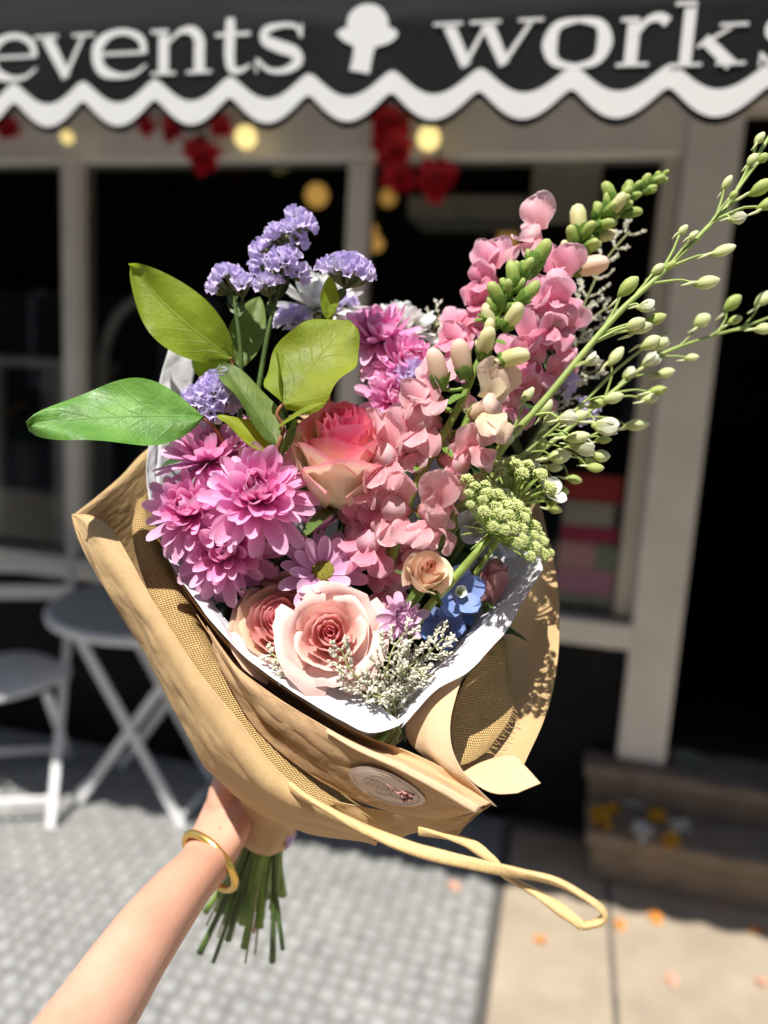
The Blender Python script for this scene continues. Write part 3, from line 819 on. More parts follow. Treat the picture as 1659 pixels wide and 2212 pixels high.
# ---- strap petal: bends in its own plane (x out, z up)
def strap(L, W, bend=0.6, cup=0.35, tip=0.55, tw=0.0, nu=5, nv=8, base=0.42, b0=0.0, notch=0.0, rip=0.0, sd=0.0):
    cs = []; p = Vector((0, 0, 0)); a = b0
    K_ = 24
    for k in range(K_ + 1):
        cs.append((p.copy(), a)); a = b0 + bend * (k + 1) / K_
        p = p + Vector((math.cos(a), 0, math.sin(a))) * (L / K_)
    def fn(u, v):
        s = 2 * u - 1
        v = 1 - (1 - v) ** 1.55
        vv = v * (1 - notch * (1 - abs(s)) * (v ** 6))
        f = vv * K_; i = int(min(f, K_ - 1)); c = cs[i][0].lerp(cs[i + 1][0], f - i); an = lerp(cs[i][1], cs[i + 1][1], f - i)
        nrm = Vector((-math.sin(an), 0, math.cos(an)))
        w = base + (1 - base) * sstep(0, 0.55, v)
        if v > tip: w *= math.sqrt(max(0.0, 1 - ((v - tip) / (1.0 - tip)) ** 2.5)) * 0.98 + 0.02
        w *= W / 2
        r_ = rip * (math.sin(v * 7 + s * 3 + sd) + .45 * v * math.sin(v * 16 + s * 10 + sd * 2)) * W
        return c + Vector((0, s * w, 0)) + nrm * (cup * s * s * w + tw * s * w * v + r_ * abs(s))
    return grid(fn, nu, nv)
def smesh(mat, *a, **k):
    V, F, U = strap(*a, **k); return mk('petal', V, F, U, mat)

# ---- chrysanthemum
def mum(name, lab, p, axis, R, mats, spin=0.0, cat='chrysanthemum', group=None, rows=None, droop=0.0, stem=True, hole=True):
    m = frame(p, axis, spin); t = thing(name, lab, cat, m, group)
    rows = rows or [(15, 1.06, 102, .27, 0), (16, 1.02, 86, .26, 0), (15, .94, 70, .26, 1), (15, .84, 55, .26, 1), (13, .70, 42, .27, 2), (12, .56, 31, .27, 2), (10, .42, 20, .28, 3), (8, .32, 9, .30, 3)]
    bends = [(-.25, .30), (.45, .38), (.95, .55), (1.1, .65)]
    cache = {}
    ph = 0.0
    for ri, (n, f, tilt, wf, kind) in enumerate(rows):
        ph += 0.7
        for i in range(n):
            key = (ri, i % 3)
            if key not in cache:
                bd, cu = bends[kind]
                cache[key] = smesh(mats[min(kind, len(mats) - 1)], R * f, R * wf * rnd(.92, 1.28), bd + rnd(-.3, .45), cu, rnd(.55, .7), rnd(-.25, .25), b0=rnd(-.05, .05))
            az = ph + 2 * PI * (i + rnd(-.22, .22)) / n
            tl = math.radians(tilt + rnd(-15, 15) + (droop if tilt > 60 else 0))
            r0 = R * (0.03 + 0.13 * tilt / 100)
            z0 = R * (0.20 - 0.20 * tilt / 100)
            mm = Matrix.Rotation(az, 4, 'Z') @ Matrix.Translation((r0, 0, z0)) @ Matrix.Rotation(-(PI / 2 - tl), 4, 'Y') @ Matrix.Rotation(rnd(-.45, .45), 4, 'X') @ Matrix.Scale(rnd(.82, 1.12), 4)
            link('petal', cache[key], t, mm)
    mb = MB(); mb.lathe([(R * .05, -R * .34), (R * .20, -R * .22), (R * .26, -R * .06), (R * .16, R * .10), (R * .03, R * .20)], 10)
    link('calyx', mb.mesh('calyx', M_stemD), t)
    if stem: add_stem(t, m, p - m.to_3x3().col[2] * R * .3, m.to_3x3().col[2], 0.0021)
    return t
PK = [(0.0, (0.76, 0.19, 0.50)), (0.45, (0.91, 0.40, 0.69)), (1.0, (0.95, 0.62, 0.84))]
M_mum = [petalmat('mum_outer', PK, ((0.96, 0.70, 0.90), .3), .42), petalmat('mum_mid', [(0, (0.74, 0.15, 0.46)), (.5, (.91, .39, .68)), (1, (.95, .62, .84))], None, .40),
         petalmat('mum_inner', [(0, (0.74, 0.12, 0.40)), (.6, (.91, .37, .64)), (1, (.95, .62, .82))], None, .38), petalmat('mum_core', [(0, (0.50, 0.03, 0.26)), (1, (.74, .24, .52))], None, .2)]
MG = 'pink chrysanthemums at the left of the bouquet'
mum('chrysanthemum', 'full orchid pink chrysanthemum with open centre, largest of its cluster', K(555, 1075, .487), D(.12, .42, 1), .0335, M_mum, .3, group=MG, droop=6)
mum('chrysanthemum', 'orchid pink chrysanthemum pressed against the white tissue edge', K(414, 1108, .502), D(-.12, .45, 1), .0270, M_mum, 1.3, group=MG)
mum('chrysanthemum', 'orchid pink chrysanthemum lowest of the cluster, half shaded', K(492, 1190, .507), D(.12, .12, 1), .0300, M_mum, 2.2, group=MG)
mum('chrysanthemum', 'orchid pink chrysanthemum seen side-on at the top of the cluster', K(452, 1000, .520), D(-.18, .95, .45), .0300, M_mum, .9, group=MG)
mum('chrysanthemum', 'deep pink chrysanthemum half hidden behind the folded green leaf', K(548, 968, .540), D(.05, .8, .5), .026, M_mum, 2.0, group=MG)
mum('chrysanthemum', 'pale pink chrysanthemum between the round leaf and the snapdragon', K(822, 738, .560), D(-.1, .75, .55), .031, M_mum, .2, group='pink chrysanthemums at the back of the bouquet', droop=5)
mum('chrysanthemum', 'pink chrysanthemum with long petals behind the hot pink rose', K(880, 800, .548), D(.2, .5, .8), .026, M_mum, 1.2, group='pink chrysanthemums at the back of the bouquet')
mum('chrysanthemum', 'dark magenta chrysanthemum in shade right of the hot pink rose', K(848, 868, .540), D(.1, .2, 1), .022, M_mum, 1.2, group='pink chrysanthemums at the back of the bouquet')
M_wm = [petalmat('white_mum', [(0, (.62, .64, .45)), (.4, (.80, .80, .76)), (1, (.86, .86, .84))], None, .3)]
mum('chrysanthemum', 'white chrysanthemum behind the round statice head', K(695, 672, .585), D(-.1, .9, .35), .032, M_wm, .2)
mum('chrysanthemum', 'white chrysanthemum behind the pale pink one', K(872, 716, .595), D(.2, .85, .4), .026, M_wm, .9)

# ---- daisies
M_dz = petalmat('daisy_petal', [(0, (.60, .28, .50)), (.5, (.74, .45, .66)), (1, (.80, .56, .73))], ((.86, .70, .82), .4), .25)
M_eye = solid('daisy_eye', (.20, .20, .02), .8, .35, 700, bmp=.8, bscale=900)
def daisy(lab, p, axis, R, spin, tilt=(84, 66), n=(13, 11), eye=.30, stem=True):
    m = frame(p, axis, spin); t = thing('daisy', lab, 'daisy', m)
    for row in range(2):
        ms = [smesh(M_dz, R * (1 - .14 * row), R * .36, rnd(.0, .3) + .3 * row, .30 + .1 * row, .62, rnd(-.2, .2), base=.5) for _ in range(3)]
        for i in range(n[row]):
            az = row * .25 + 2 * PI * (i + rnd(-.18, .18)) / n[row]
            link('petal', ms[i % 3], t, Matrix.Rotation(az, 4, 'Z') @ Matrix.Translation((R * .17, 0, R * .02 + row * R * .03)) @ Matrix.Rotation(-(PI / 2 - math.radians(tilt[row] + rnd(-8, 8))), 4, 'Y') @ Matrix.Rotation(rnd(-.2, .2), 4, 'X') @ Matrix.Scale(rnd(.9, 1.05), 4))
    mb = MB(); mb.lathe([(R * .06, -R * .25), (R * .24, -R * .08), (R * (eye + .02), R * .02), (R * eye, R * .10), (R * eye * .6, R * .16), (R * .05, R * .17)], 16)
    link('eye', mb.mesh('eye', M_eye), t)
    mb = MB(); mb.lathe([(R * .05, -R * .36), (R * .16, -R * .22), (R * .27, -R * .04), (R * .2, R * .0)], 12); link('calyx', mb.mesh('calyx', M_stem), t)
    if stem: add_stem(t, m, p - m.to_3x3().col[2] * R * .3, m.to_3x3().col[2], .0018)
daisy('mauve daisy with olive eye just above the front rose', K(698, 1236, .503), D(.16, .48, 1), .0265, .2)
daisy('mauve daisy seen from the side as a cup in shade', K(683, 1150, .515), D(.12, 1, .12), .0185, .5, (44, 30))
mum('chrysanthemum', 'small mauve double chrysanthemum right of the front rose', K(866, 1336, .478), D(.25, .35, 1), .0150, [M_dz], .4, rows=[(12, 1.0, 84, .32, 0), (11, .88, 62, .33, 1), (9, .7, 42, .36, 1), (7, .5, 24, .4, 2), (4, .35, 8, .4, 2)])

# ---- roses
M_sep = leafmat('sepal', (.08, .15, .03), (.13, .21, .05), (.2, .28, .08), .25, .5)
def rose(name, lab, p, axis, R, H, n, mats, spin=0.0, openf=1.0, curl=0.5, ruf=0.06, group=None, sepal=True, stemr=.0028, inner=.07, cat='rose', wrap_in=2.5, base=.16):
    m = frame(p, axis, spin); t = thing(name, lab, cat, m, group)
    for i in range(n):
        k = i / (n - 1)
        ph = i * 2.39996 + rnd(-.15, .15)
        rt = R * (inner + (1 - inner) * k ** 1.3) * (openf if k > .5 else 1)
        rb = R * (.03 + base * k)
        h = H * (1.0 + .22 * k * (1 - k) - .27 * k ** 1.8 + rnd(-.03, .03))
        ha = lerp(wrap_in, 1.02, k ** .45)
        cl = curl * sstep(.30, 1.0, k) * rnd(.75, 1.25)
        point = .10 * sstep(.4, 1, k)
        sd = rnd(0, 50)
        rag = ruf * lerp(.5, 1.0, k)
        def fn(u, v):
            s = 2 * u - 1
            topc = 1 - (.26 * abs(s) ** 2.4) * lerp(.6, 1, k) + point * math.exp(-(s / .28) ** 2) * .5
            ve = v * topc
            bulge = math.sin(clamp(ve) * PI * .5) ** .75
            prof = lerp(math.sin(ve * PI * .70) * 1.02, bulge, k ** .8)
            r = rb + (rt - rb) * prof
            r *= 1 + .075 * s * lerp(1.6, .7, k)
            z = h * (ve ** lerp(.95, 1.15, k))
            mm = max(0.0, (v - .66) / .34)
            sidecurl = 1 + .9 * abs(s) ** 2
            r += cl * R * .30 * mm ** 1.7 * sidecurl * .8
            z -= cl * R * .26 * mm ** 2.2 * sidecurl
            w = noise.noise(Vector((s * 1.6 + sd, v * 1.4, sd)))
            w2 = noise.noise(Vector((s * 5 + sd, v * 2, 3 + sd)))
            r += R * (rag * w * v + rag * .7 * w2 * mm)
            z += R * rag * .8 * w2 * mm
            an = ph + s * ha * (.42 + .58 * math.sin(min(1, v * 1.5) * PI / 2))
            return Vector((r * math.cos(an), r * math.sin(an), z))
        V, F, U = grid(fn, 14, 11)
        mt = mats[min(len(mats) - 1, int(k * len(mats)))]
        link('petal', mk('petal', V, F, U, mt), t)
    if sepal:
        for i in range(5):
            V, F, U = strap(H * .75, R * .30, -.5, .3, .12, nu=4, nv=6, base=.8)
            link('sepal', mk('sepal', V, F, U, M_sep), t, Matrix.Rotation(i * 2 * PI / 5, 4, 'Z') @ Matrix.Translation((R * .12, 0, -R * .02)) @ Matrix.Rotation(-.45, 4, 'Y'))
        mb = MB(); mb.lathe([(R * .08, -R * .32), (R * .16, -R * .22), (R * .20, -R * .08), (R * .14, R * .03)], 12); link('hip', mb.mesh('hip', M_stem), t)
    add_stem(t, m, p - m.to_3x3().col[2] * R * .3, m.to_3x3().col[2], stemr)
    return t
def rp(nm, a, b, c, edge=None, tr=.30, pw=4.0): return petalmat(nm, [(0, a), (.55, b), (1, c)], edge, tr, .5, 18, .07, .06, pw)
peach = [rp('rose_heart', (.90, .30, .34), (.94, .38, .42), (.96, .50, .52), None, .42), rp('rose_inner', (.92, .42, .42), (.94, .53, .52), (.95, .62, .58), None, .40),
         rp('rose_mid', (.88, .52, .44), (.93, .60, .54), (.94, .67, .61)), rp('rose_outer', (.92, .68, .54), (.94, .67, .60), (.95, .71, .65))]
rose('rose', 'open peach pink rose with a deep pink heart in front', K(714, 1380, .488), D(.06, .34, 1), .0318, .0285, 21, peach, 2.1, 1.0, .70, .085, inner=.055)
hot = [rp('hot_heart', (.86, .14, .22), (.92, .13, .29), (.95, .26, .44), None, .36), rp('hot_inner', (.90, .42, .34), (.92, .17, .30), (.95, .25, .43), None, .36),
       petalmat('hot_mid', [(0, (.94, .86, .60)), (.60, (.95, .80, .58)), (.84, (.94, .52, .50)), (.97, (.93, .26, .40))], None, .40, .5, 18, .07, .08),
       petalmat('hot_outer', [(0, (.88, .88, .54)), (.55, (.96, .91, .70)), (.86, (.96, .82, .66)), (.98, (.94, .38, .46))], ((.94, .34, .46), .55), .40, .5, 18, .08, .10, 10.0)]
rose('rose', 'large cream rose with hot pink inner petals below the round leaf', K(742, 1082, .526), D(.02, .80, .62), .0350, .070, 32, hot, .6, .95, .42, .10, inner=.10, base=.34)
ruff = [rp('ruff_heart', (.90, .34, .36), (.93, .40, .44), (.94, .50, .52), None, .42), rp('ruff_mid', (.86, .44, .38), (.89, .46, .44), (.90, .54, .50)), rp('ruff_outer', (.66, .62, .30), (.80, .62, .40), (.84, .58, .44))]
rose('rose', 'ruffled pink rose with greenish outer petals behind the front rose', K(618, 1368, .520), D(-.05, .55, 1), .034, .034, 24, ruff, 1.1, 1.0, .35, .08, inner=.12)
spray = [rp('spray_heart', (.60, .16, .10), (.66, .22, .16), (.72, .34, .25)), rp('spray_mid', (.84, .50, .34), (.86, .58, .42), (.88, .66, .50)), rp('spray_outer', (.84, .60, .40), (.87, .66, .47), (.89, .72, .54))]
rose('rose', 'small peach spray rose beside the green umbel stalk', K(912, 1262, .478), D(.22, .60, .85), .0142, .0245, 15, spray, .2, 1.0, .5, .05, inner=.10, base=.30)
rose('rose', 'soft pink rosebud in shade beside the right tissue edge', K(1052, 1298, .530), D(.25, .9, .3), .0135, .030, 11, [rp('bud_a', (.76, .36, .34), (.78, .38, .37), (.80, .42, .40))], .2, .8, .15, .04, inner=.2, base=.5)
rose('rose', 'cream rose petals showing beneath the hot pink rose', K(792, 1108, .532), D(.3, .55, .9), .022, .022, 9, [rp('cream_b', (.74, .55, .24), (.80, .60, .32), (.82, .62, .38))], .2, 1.0, .3, .05, inner=.2)

# ---- snapdragons
M_sn = petalmat('snap_pink', [(0, (.86, .38, .42)), (.4, (.91, .49, .55)), (1, (.95, .68, .72))], ((.96, .78, .81), .6), .52, .5, 16, .10, .14)
M_snD = petalmat('snap_rose', [(0, (.80, .24, .32)), (.4, (.89, .36, .51)), (1, (.94, .60, .71))], ((.95, .68, .78), .55), .52, .5, 16, .10, .14)
M_snP = petalmat('snap_peach', [(0, (.76, .68, .40)), (.5, (.86, .66, .50)), (1, (.90, .70, .60))], None, .38, .45, 10, .05, .06)
M_pal = petalmat('snap_palate', [(0, (.86, .46, .46)), (.5, (.87, .50, .46)), (.8, (.88, .52, .36)), (1, (.87, .50, .40))], None, .3)
M_budY = petalmat('bud_cream', [(0, (.34, .44, .10)), (.3, (.68, .66, .30)), (1, (.80, .73, .45))], None, .3)
M_budG = petalmat('bud_green', [(0, (.18, .32, .05)), (.5, (.34, .46, .10)), (1, (.55, .60, .22))], None, .3)
M_cal = leafmat('calyx_green', (.15, .28, .04), (.24, .38, .08), (.34, .46, .14), .35, .5)
def floret_meshes(mat):
    d = {}
    mb = MB(); mb.lathe([(.0035, -.001), (.0052, .003), (.0050, .008), (.0062, .013), (.0072, .016)], 12); d['tube'] = mb.mesh('tube', mat)
    d['upper'] = [smesh(mat, .0215, .0225, .75 * s_, -.10, .42, tw, 10, 10, .45, b0=.0, rip=.11, sd=sd) for s_, tw, sd in ((1, .3, 0), (.6, -.4, 2))]
    d['lower'] = [smesh(mat, .0190, .0180, -.7 * s_, .06, .42, tw, 10, 10, .45, b0=.0, rip=.11, sd=sd) for s_, tw, sd in ((1.2, .3, 1), (.7, -.3, 4))]
    mb = MB()
    for s_ in (-1, 1):
        V, F, U = grid(lambda u, v: Vector((.0032 * math.sin(v * PI) * math.cos(2 * PI * u), .0030 * math.sin(v * PI) * math.sin(2 * PI * u) + s_ * .0022, -.0040 * math.cos(v * PI))), 10, 7, True); mb.add(V, F, U)
    d['palate'] = mb.mesh('palate', M_pal)
    V, F, U = strap(.0065, .005, .4, .4, .3, nu=4, nv=4, base=.9); d['sep'] = mk('sepal', V, F, U, M_cal)
    return d
FL = {'p': floret_meshes(M_sn), 'd': floret_meshes(M_snD), 'c': floret_meshes(M_snP)}
def floret(root, rm, p, out, up, kind='p', s=1.0, openness=1.0):
    """out = the way the mouth faces, p = where it joins the stem"""
    d = FL[kind]; m = frame_xz(p, out, up) @ Matrix.Scale(s, 4)
    zx = Matrix.Rotation(PI / 2, 4, 'Y')
    f = link('floret', d['tube'], root, rm.inverted() @ m @ zx)
    im = zx.inverted()
    for j, sy in enumerate((-1, 1)):
        link('upper_lip', d['upper'][j], f, im @ Matrix.Translation((.0125, sy * .0034, .0045)) @ Matrix.Rotation(sy * .42, 4, 'X') @ Matrix.Rotation(-lerp(.1, 1.0, openness) + rnd(-.35, .35), 4, 'Y') @ Matrix.Rotation(sy * .42 + rnd(-.2, .2), 4, 'Z') @ Matrix.Rotation(rnd(-.3, .3), 4, 'X') @ Matrix.Scale(rnd(.82, 1.05), 4))
    for j, a in enumerate((-.75, 0, .75)):
        link('lower_lip', d['lower'][j % 2], f, im @ Matrix.Translation((.0125, a * .0058, -.0042)) @ Matrix.Rotation(-a * .5, 4, 'X') @ Matrix.Rotation(lerp(.1, .75, openness) + rnd(-.35, .35), 4, 'Y') @ Matrix.Rotation(a + rnd(-.2, .2), 4, 'Z') @ Matrix.Rotation(rnd(-.3, .3), 4, 'X') @ Matrix.Scale((.95 if j != 1 else .85) * rnd(.85, 1.05), 4))
    link('palate', d['palate'], f, im @ Matrix.Translation((.0128, 0, -.0012)) @ Matrix.Scale(.68, 4))
    for i in range(5):
        link('sepal', d['sep'], f, im @ Matrix.Rotation(i * 2 * PI / 5, 4, 'X') @ Matrix.Translation((-.001, 0, .003)) @ Matrix.Rotation(-.25, 4, 'Y'))
def bud_meshes(mat):
    prof = [(.0006, 0), (.0026, .0015), (.0040, .005), (.0046, .009), (.0042, .013), (.0040, .0155), (.0026, .0185), (.0006, .0195)]
    mb = MB(); n = 12; V = []; U = []; F = []
    for j, (r, z) in enumerate(prof):
        for i in range(n):
            w = 2 * PI * i / n; q = 1 + .10 * math.cos(2 * w) * (z > .011)
            V.append(Vector((r * q * math.cos(w) + .12 * z * z * 60, r * (2 - q) * math.sin(w), z))); U.append((i / n, j / 7))
    for j in range(7):
        for i in range(n): F.append((j * n + i, j * n + (i + 1) % n, (j + 1) * n + (i + 1) % n, (j + 1) * n + i))
    F.append(tuple(reversed(range(n)))); F.append(tuple(7 * n + i for i in range(n)))
    return mk('bud', V, F, U, mat)
BUD = {'y': bud_meshes(M_budY), 'g': bud_meshes(M_budG), 'c': bud_meshes(M_snP)}
V, F, U = strap(.0105, .0080, .42, .5, .35, nu=4, nv=6, base=.75); SEPB = mk('sepal', V, F, U, M_cal)
def bud(root, rm, p, dr, kind='g', s=1.0, cal=1.0):
    m = frame(p, dr, rnd(0, 6)) @ Matrix.Scale(s, 4)
    b = link('bud', BUD[kind], root, rm.inverted() @ m)
    for i in range(5):
        link('sepal', SEPB, b, Matrix.Rotation(i * 2 * PI / 5, 4, 'Z') @ Matrix.Translation((.0026, 0, .0002)) @ Matrix.Rotation(-1.02, 4, 'Y') @ Matrix.Scale(cal * (1.0 if kind == 'g' else .72) * rnd(.85, 1.1), 4))
def bract(root, rm, p, dr, L=.014, W=.006):
    V, F, U = strap(L, W, -.6, .4, .15, nu=4, nv=6, base=.5)
    link('bract', mk('bract', V, F, U, M_cal), root, rm.inverted() @ frame_xz(p, dr, D(0, 1, .6)))
def poly(pts, k): return crom([K(*p) for p in pts], k)
def snap(lab, pts, r0, group, foot):
    P = poly(pts, 40); m = frame(P[0], P[1] - P[0]); t = thing('snapdragon', lab, 'snapdragon', m, group)
    low = stem_path(P[0], (P[1] - P[0]).normalized())
    lo = crom(low, 24)
    path = list(reversed(lo)) + P[1:]
    n = len(path)
    mb = MB(); mb.tube(path, [r0 * (1.0 if k < n - 38 else lerp(1.0, .45, (k - (n - 38)) / 38)) for k in range(n)], 8)
    wpart('stem', mb.mesh('stem', M_stem), t, m)
    return t, m, P
def near_on(P, px, py):
    return min(P, key=lambda q: (proj(q)[0] - px) ** 2 + (proj(q)[1] - py) ** 2)
def joined(root, rm, P, px, py, dz, kind, s, face=None, what='floret', back=0.012, op=1.0):
    """bloom or bud whose middle shows at pixel (px, py); it joins the stem at its nearest point"""
    q = near_on(P, px, py + 18); d = proj(q)[2] + dz
    c = K(px, py, d)
    if what == 'floret':
        out = face or ((c - q).normalized() * .8 + D(0, .1, .7)).normalized()
        floret(root, rm, c - out * back * s, out, D(.1, 1, -.1), kind, s, op)
        mb = MB(); mb.tube(crom([q, (q + c - out * back * s) / 2 - D(0, 1, 0) * .001, c - out * back * s], 6), .0011, 6); wpart('pedicel', mb.mesh('pedicel', M_stem), root, rm)
    else:
        dr = face or (c - q).normalized()
        b0 = c - dr * .009 * s
        bud(root, rm, b0, dr, kind, s)
        mb = MB(); mb.tube(crom([q, (q + b0) / 2 + D(0, -.3, 0) * .001, b0 + dr * .001], 6), .0013, 6); wpart('pedicel', mb.mesh('pedicel', M_stem), root, rm)
t, m, P = snap('pink snapdragon spike with green buds leaning forward across the bouquet', [(838, 1240, .508), (872, 1120, .492), (905, 1035, .482), (955, 945, .477), (1000, 860, .474), (1040, 765, .474), (1080, 670, .477), (1120, 600, .482), (1150, 560, .485)], .0031, 'snapdragons', 0)
for (px, py, dz, kd, s, fx) in ((838, 985, .000, 'p', 1.18, (-.8, .1, .7)), (915, 908, .002, 'p', 1.2, (-.6, .1, .8)), (930, 850, .006, 'p', 1.1, (-.4, .5, .6)), (990, 1000, .000, 'p', 1.1, (.75, -.3, .6)), (1025, 945, .006, 'p', 1.15, (.9, .1, .4)),
                                (856, 1098, -.010, 'p', 1.2, (-.5, 0, 1)), (938, 1110, -.010, 'p', 1.2, (.5, -.25, 1)), (965, 1045, .000, 'p', 1.05, (.9, -.2, .5)), (812, 1040, .006, 'p', 1.0, (-.9, .2, .4)), (890, 960, .008, 'p', 1.0, (-.5, .2, .8)), (800, 1172, -.004, 'd', 1.15, (-.35, .1, 1)), (770, 1148, .004, 'd', 1.0, (-.6, .2, .9)), (838, 1212, .004, 'd', 1.0, (.1, 0, 1)), (885, 1205, .002, 'p', .95, (.3, -.2, 1)), (915, 1165, .004, 'p', 1.0, (.2, -.6, .8)),
                                (850, 1262, .004, 'd', 1.05, (.2, -.1, 1)), (1055, 880, -.006, 'c', 1.1, (.7, .25, .8))):
    joined(t, m, P, px, py, dz, kd, s, D(*fx))
for (px, py, dz, kd, s, fx) in ((948, 800, -.004, 'c', 1.35, (-.12, 1, .25)), (998, 780, -.004, 'c', 1.30, (-.25, 1, .2)), (1100, 772, -.004, 'y', 1.2, (.8, .35, .5)), (1046, 745, -.006, 'y', 1.15, (.0, .9, .6)), (1108, 690, -.006, 'y', 1.05, (.55, .5, .7)), (1056, 690, .0, 'y', .95, (-.4, .9, .3)),
                                (1076, 640, -.004, 'g', .95, (-.35, 1, .3)), (1140, 637, -.004, 'g', .95, (.8, .55, .4)), (1110, 600, -.004, 'g', 1.0, (-.05, 1, .3)), (1165, 556, -.002, 'g', 1.1, (.6, .8, .2)), (1135, 580, -.006, 'g', .7, (.3, 1, .4)), (1152, 585, .004, 'g', .7, (.6, .8, 0))):
    joined(t, m, P, px, py, dz, kd, s, D(*fx), 'bud')
for (px, py, dr) in ((1065, 712, (-.6, .6, .5)), (1035, 700, (-.8, .4, .3)), (1090, 760, (.8, .1, .5)), (985, 900, (-.8, .3, .4)), (960, 960, (.6, -.3, .5)), (925, 1010, (-.6, -.2, .7)), (905, 1060, (.7, .3, .6)), (1000, 850, (-.7, -.2, .5))):
    bract(t, m, near_on(P, px, py), D(*dr), .013, .007)
def auto_buds(root, rm, P, i0, i1, n, s0, s1, kind):
    """small buds set round the stem in a spiral, tapering to the tip"""
    for j in range(n):
        f = j / max(1, n - 1); i = int(round(lerp(i0, i1, f))); tg = (P[min(39, i + 1)] - P[max(0, i - 1)]).normalized()
        x = tg.cross(FWD).normalized(); y = tg.cross(x); w = j * 2.4 + .4; rad = x * math.cos(w) + y * math.sin(w)
        bud(root, rm, P[i] + rad * .0012, (tg * lerp(.75, 1.2, f) + rad * lerp(1.0, .55, f)).normalized(), kind, lerp(s0, s1, f) * rnd(.9, 1.1))
auto_buds(t, m, P, 31, 39, 15, .72, .42, 'g')
auto_buds(t, m, P, 24, 31, 6, .85, .7, 'y')
t, m, P = snap('rose pink snapdragon spike with long green tip behind the front one', [(1075, 985, .545), (1110, 880, .54), (1150, 770, .54), (1190, 670, .54), (1235, 560, .545), (1290, 480, .55), (1350, 430, .555), (1425, 388, .56)], .0027, 'snapdragons', 0)
for (px, py, dz, kd, s, fx) in ((1200, 612, -.012, 'd', 1.25, (.1, .1, 1)), (1185, 690, -.012, 'd', 1.2, (-.2, -.1, 1)), (1150, 765, -.008, 'd', 1.2, (.35, -.1, 1)), (1215, 735, .0, 'd', 1.1, (.8, 0, .6)), (1115, 800, -.006, 'd', 1.1, (-.3, 0, 1)), (1105, 860, -.006, 'd', 1.1, (.1, -.3, 1)), (1150, 512, .004, 'p', 1.15, (-.5, .5, .6)), (1180, 830, .006, 'd', 1., (.6, -.2, .6))):
    joined(t, m, P, px, py, dz, kd, s, D(*fx))
for (px, py, dz, kd, s, fx) in ((1266, 576, -.004, 'c', 1.45, (1, .15, .2)), (1250, 480, .0, 'y', 1.3, (-.1, 1, .1)), (1320, 422, 0, 'g', 1.0, (-.2, 1, .1)), (1330, 448, -.006, 'y', 1.0, (.6, .5, .5)), (1362, 458, .0, 'g', .8, (1, .3, .2)), (1358, 412, 0, 'g', .8, (.1, 1, .1)), (1300, 512, .004, 'y', .9, (.9, -.1, .3)), (1390, 398, 0, 'g', .75, (.2, 1, .2)), (1415, 392, -.002, 'g', .7, (1, .4, .1)), (1400, 410, 0, 'g', .6, (1, .0, .2)), (1225, 545, 0, 'y', .8, (-.7, .8, .2)), (1275, 530, -.005, 'g', .8, (.6, .1, .8)), (1345, 440, -.006, 'g', .75, (.3, .7, .6))):
    joined(t, m, P, px, py, dz, kd, s, D(*fx), 'bud')
auto_buds(t, m, P, 25, 39, 30, .92, .40, 'g')
t, m, P = snap('small pink snapdragon spike half hidden behind the front spike', [(1000, 880, .56), (1010, 780, .56), (1030, 690, .563), (1052, 610, .565), (1060, 570, .566)], .0024, 'snapdragons', 0)
for (px, py, dz, kd, s, fx) in ((1052, 595, -.004, 'd', 1.15, (-.4, .3, .8)), (1045, 640, -.004, 'd', 1.0, (-.7, .1, .6)), (985, 722, -.004, 'd', 1.1, (-.4, .5, .7)), (985, 770, -.006, 'd', 1.0, (-.4, .0, 1)), (1030, 690, 0, 'd', 1.0, (.3, 0, 1))):
    joined(t, m, P, px, py, dz, kd, s, D(*fx))

# ---- larkspur
M_lb = petalmat('larkspur_bud', [(0, (.42, .52, .14)), (.35, (.68, .73, .36)), (.8, (.80, .82, .54)), (1, (.60, .68, .26))], None, .3)
M_lw = petalmat('larkspur_white', [(0, (.55, .62, .25)), (.3, (.74, .76, .58)), (1, (.82, .83, .74))], ((.60, .68, .32), .3), .35)
M_ls = solid('larkspur_stem', (.30, .39, .11), .5, .18, 80)
mb = MB(); mb.lathe([(.0006, -.002), (.0020, .0), (.0033, .0025), (.0036, .005), (.0028, .0078), (.0013, .0098), (.0003, .0105)], 10)
LB = mb.mesh('bud', M_lb)
M_lg = petalmat('larkspur_green', [(0, (.30, .42, .08)), (.5, (.50, .58, .18)), (1, (.66, .70, .34))], None, .3)
LB2 = mb.mesh('bud', M_lg)
mb = MB(); mb.tube(crom([Vector((0, 0, .003)), Vector((.002, 0, -.003)), Vector((.0015, 0, -.008))], 3), [.0013, .0009, .0004], 6)
LSP = mb.mesh('spur', M_lb)
LPET = [smesh(M_lw, .0095, .0080, b, .45, .5, 0, 5, 6, .55) for b in (1.1, .8, .5)]
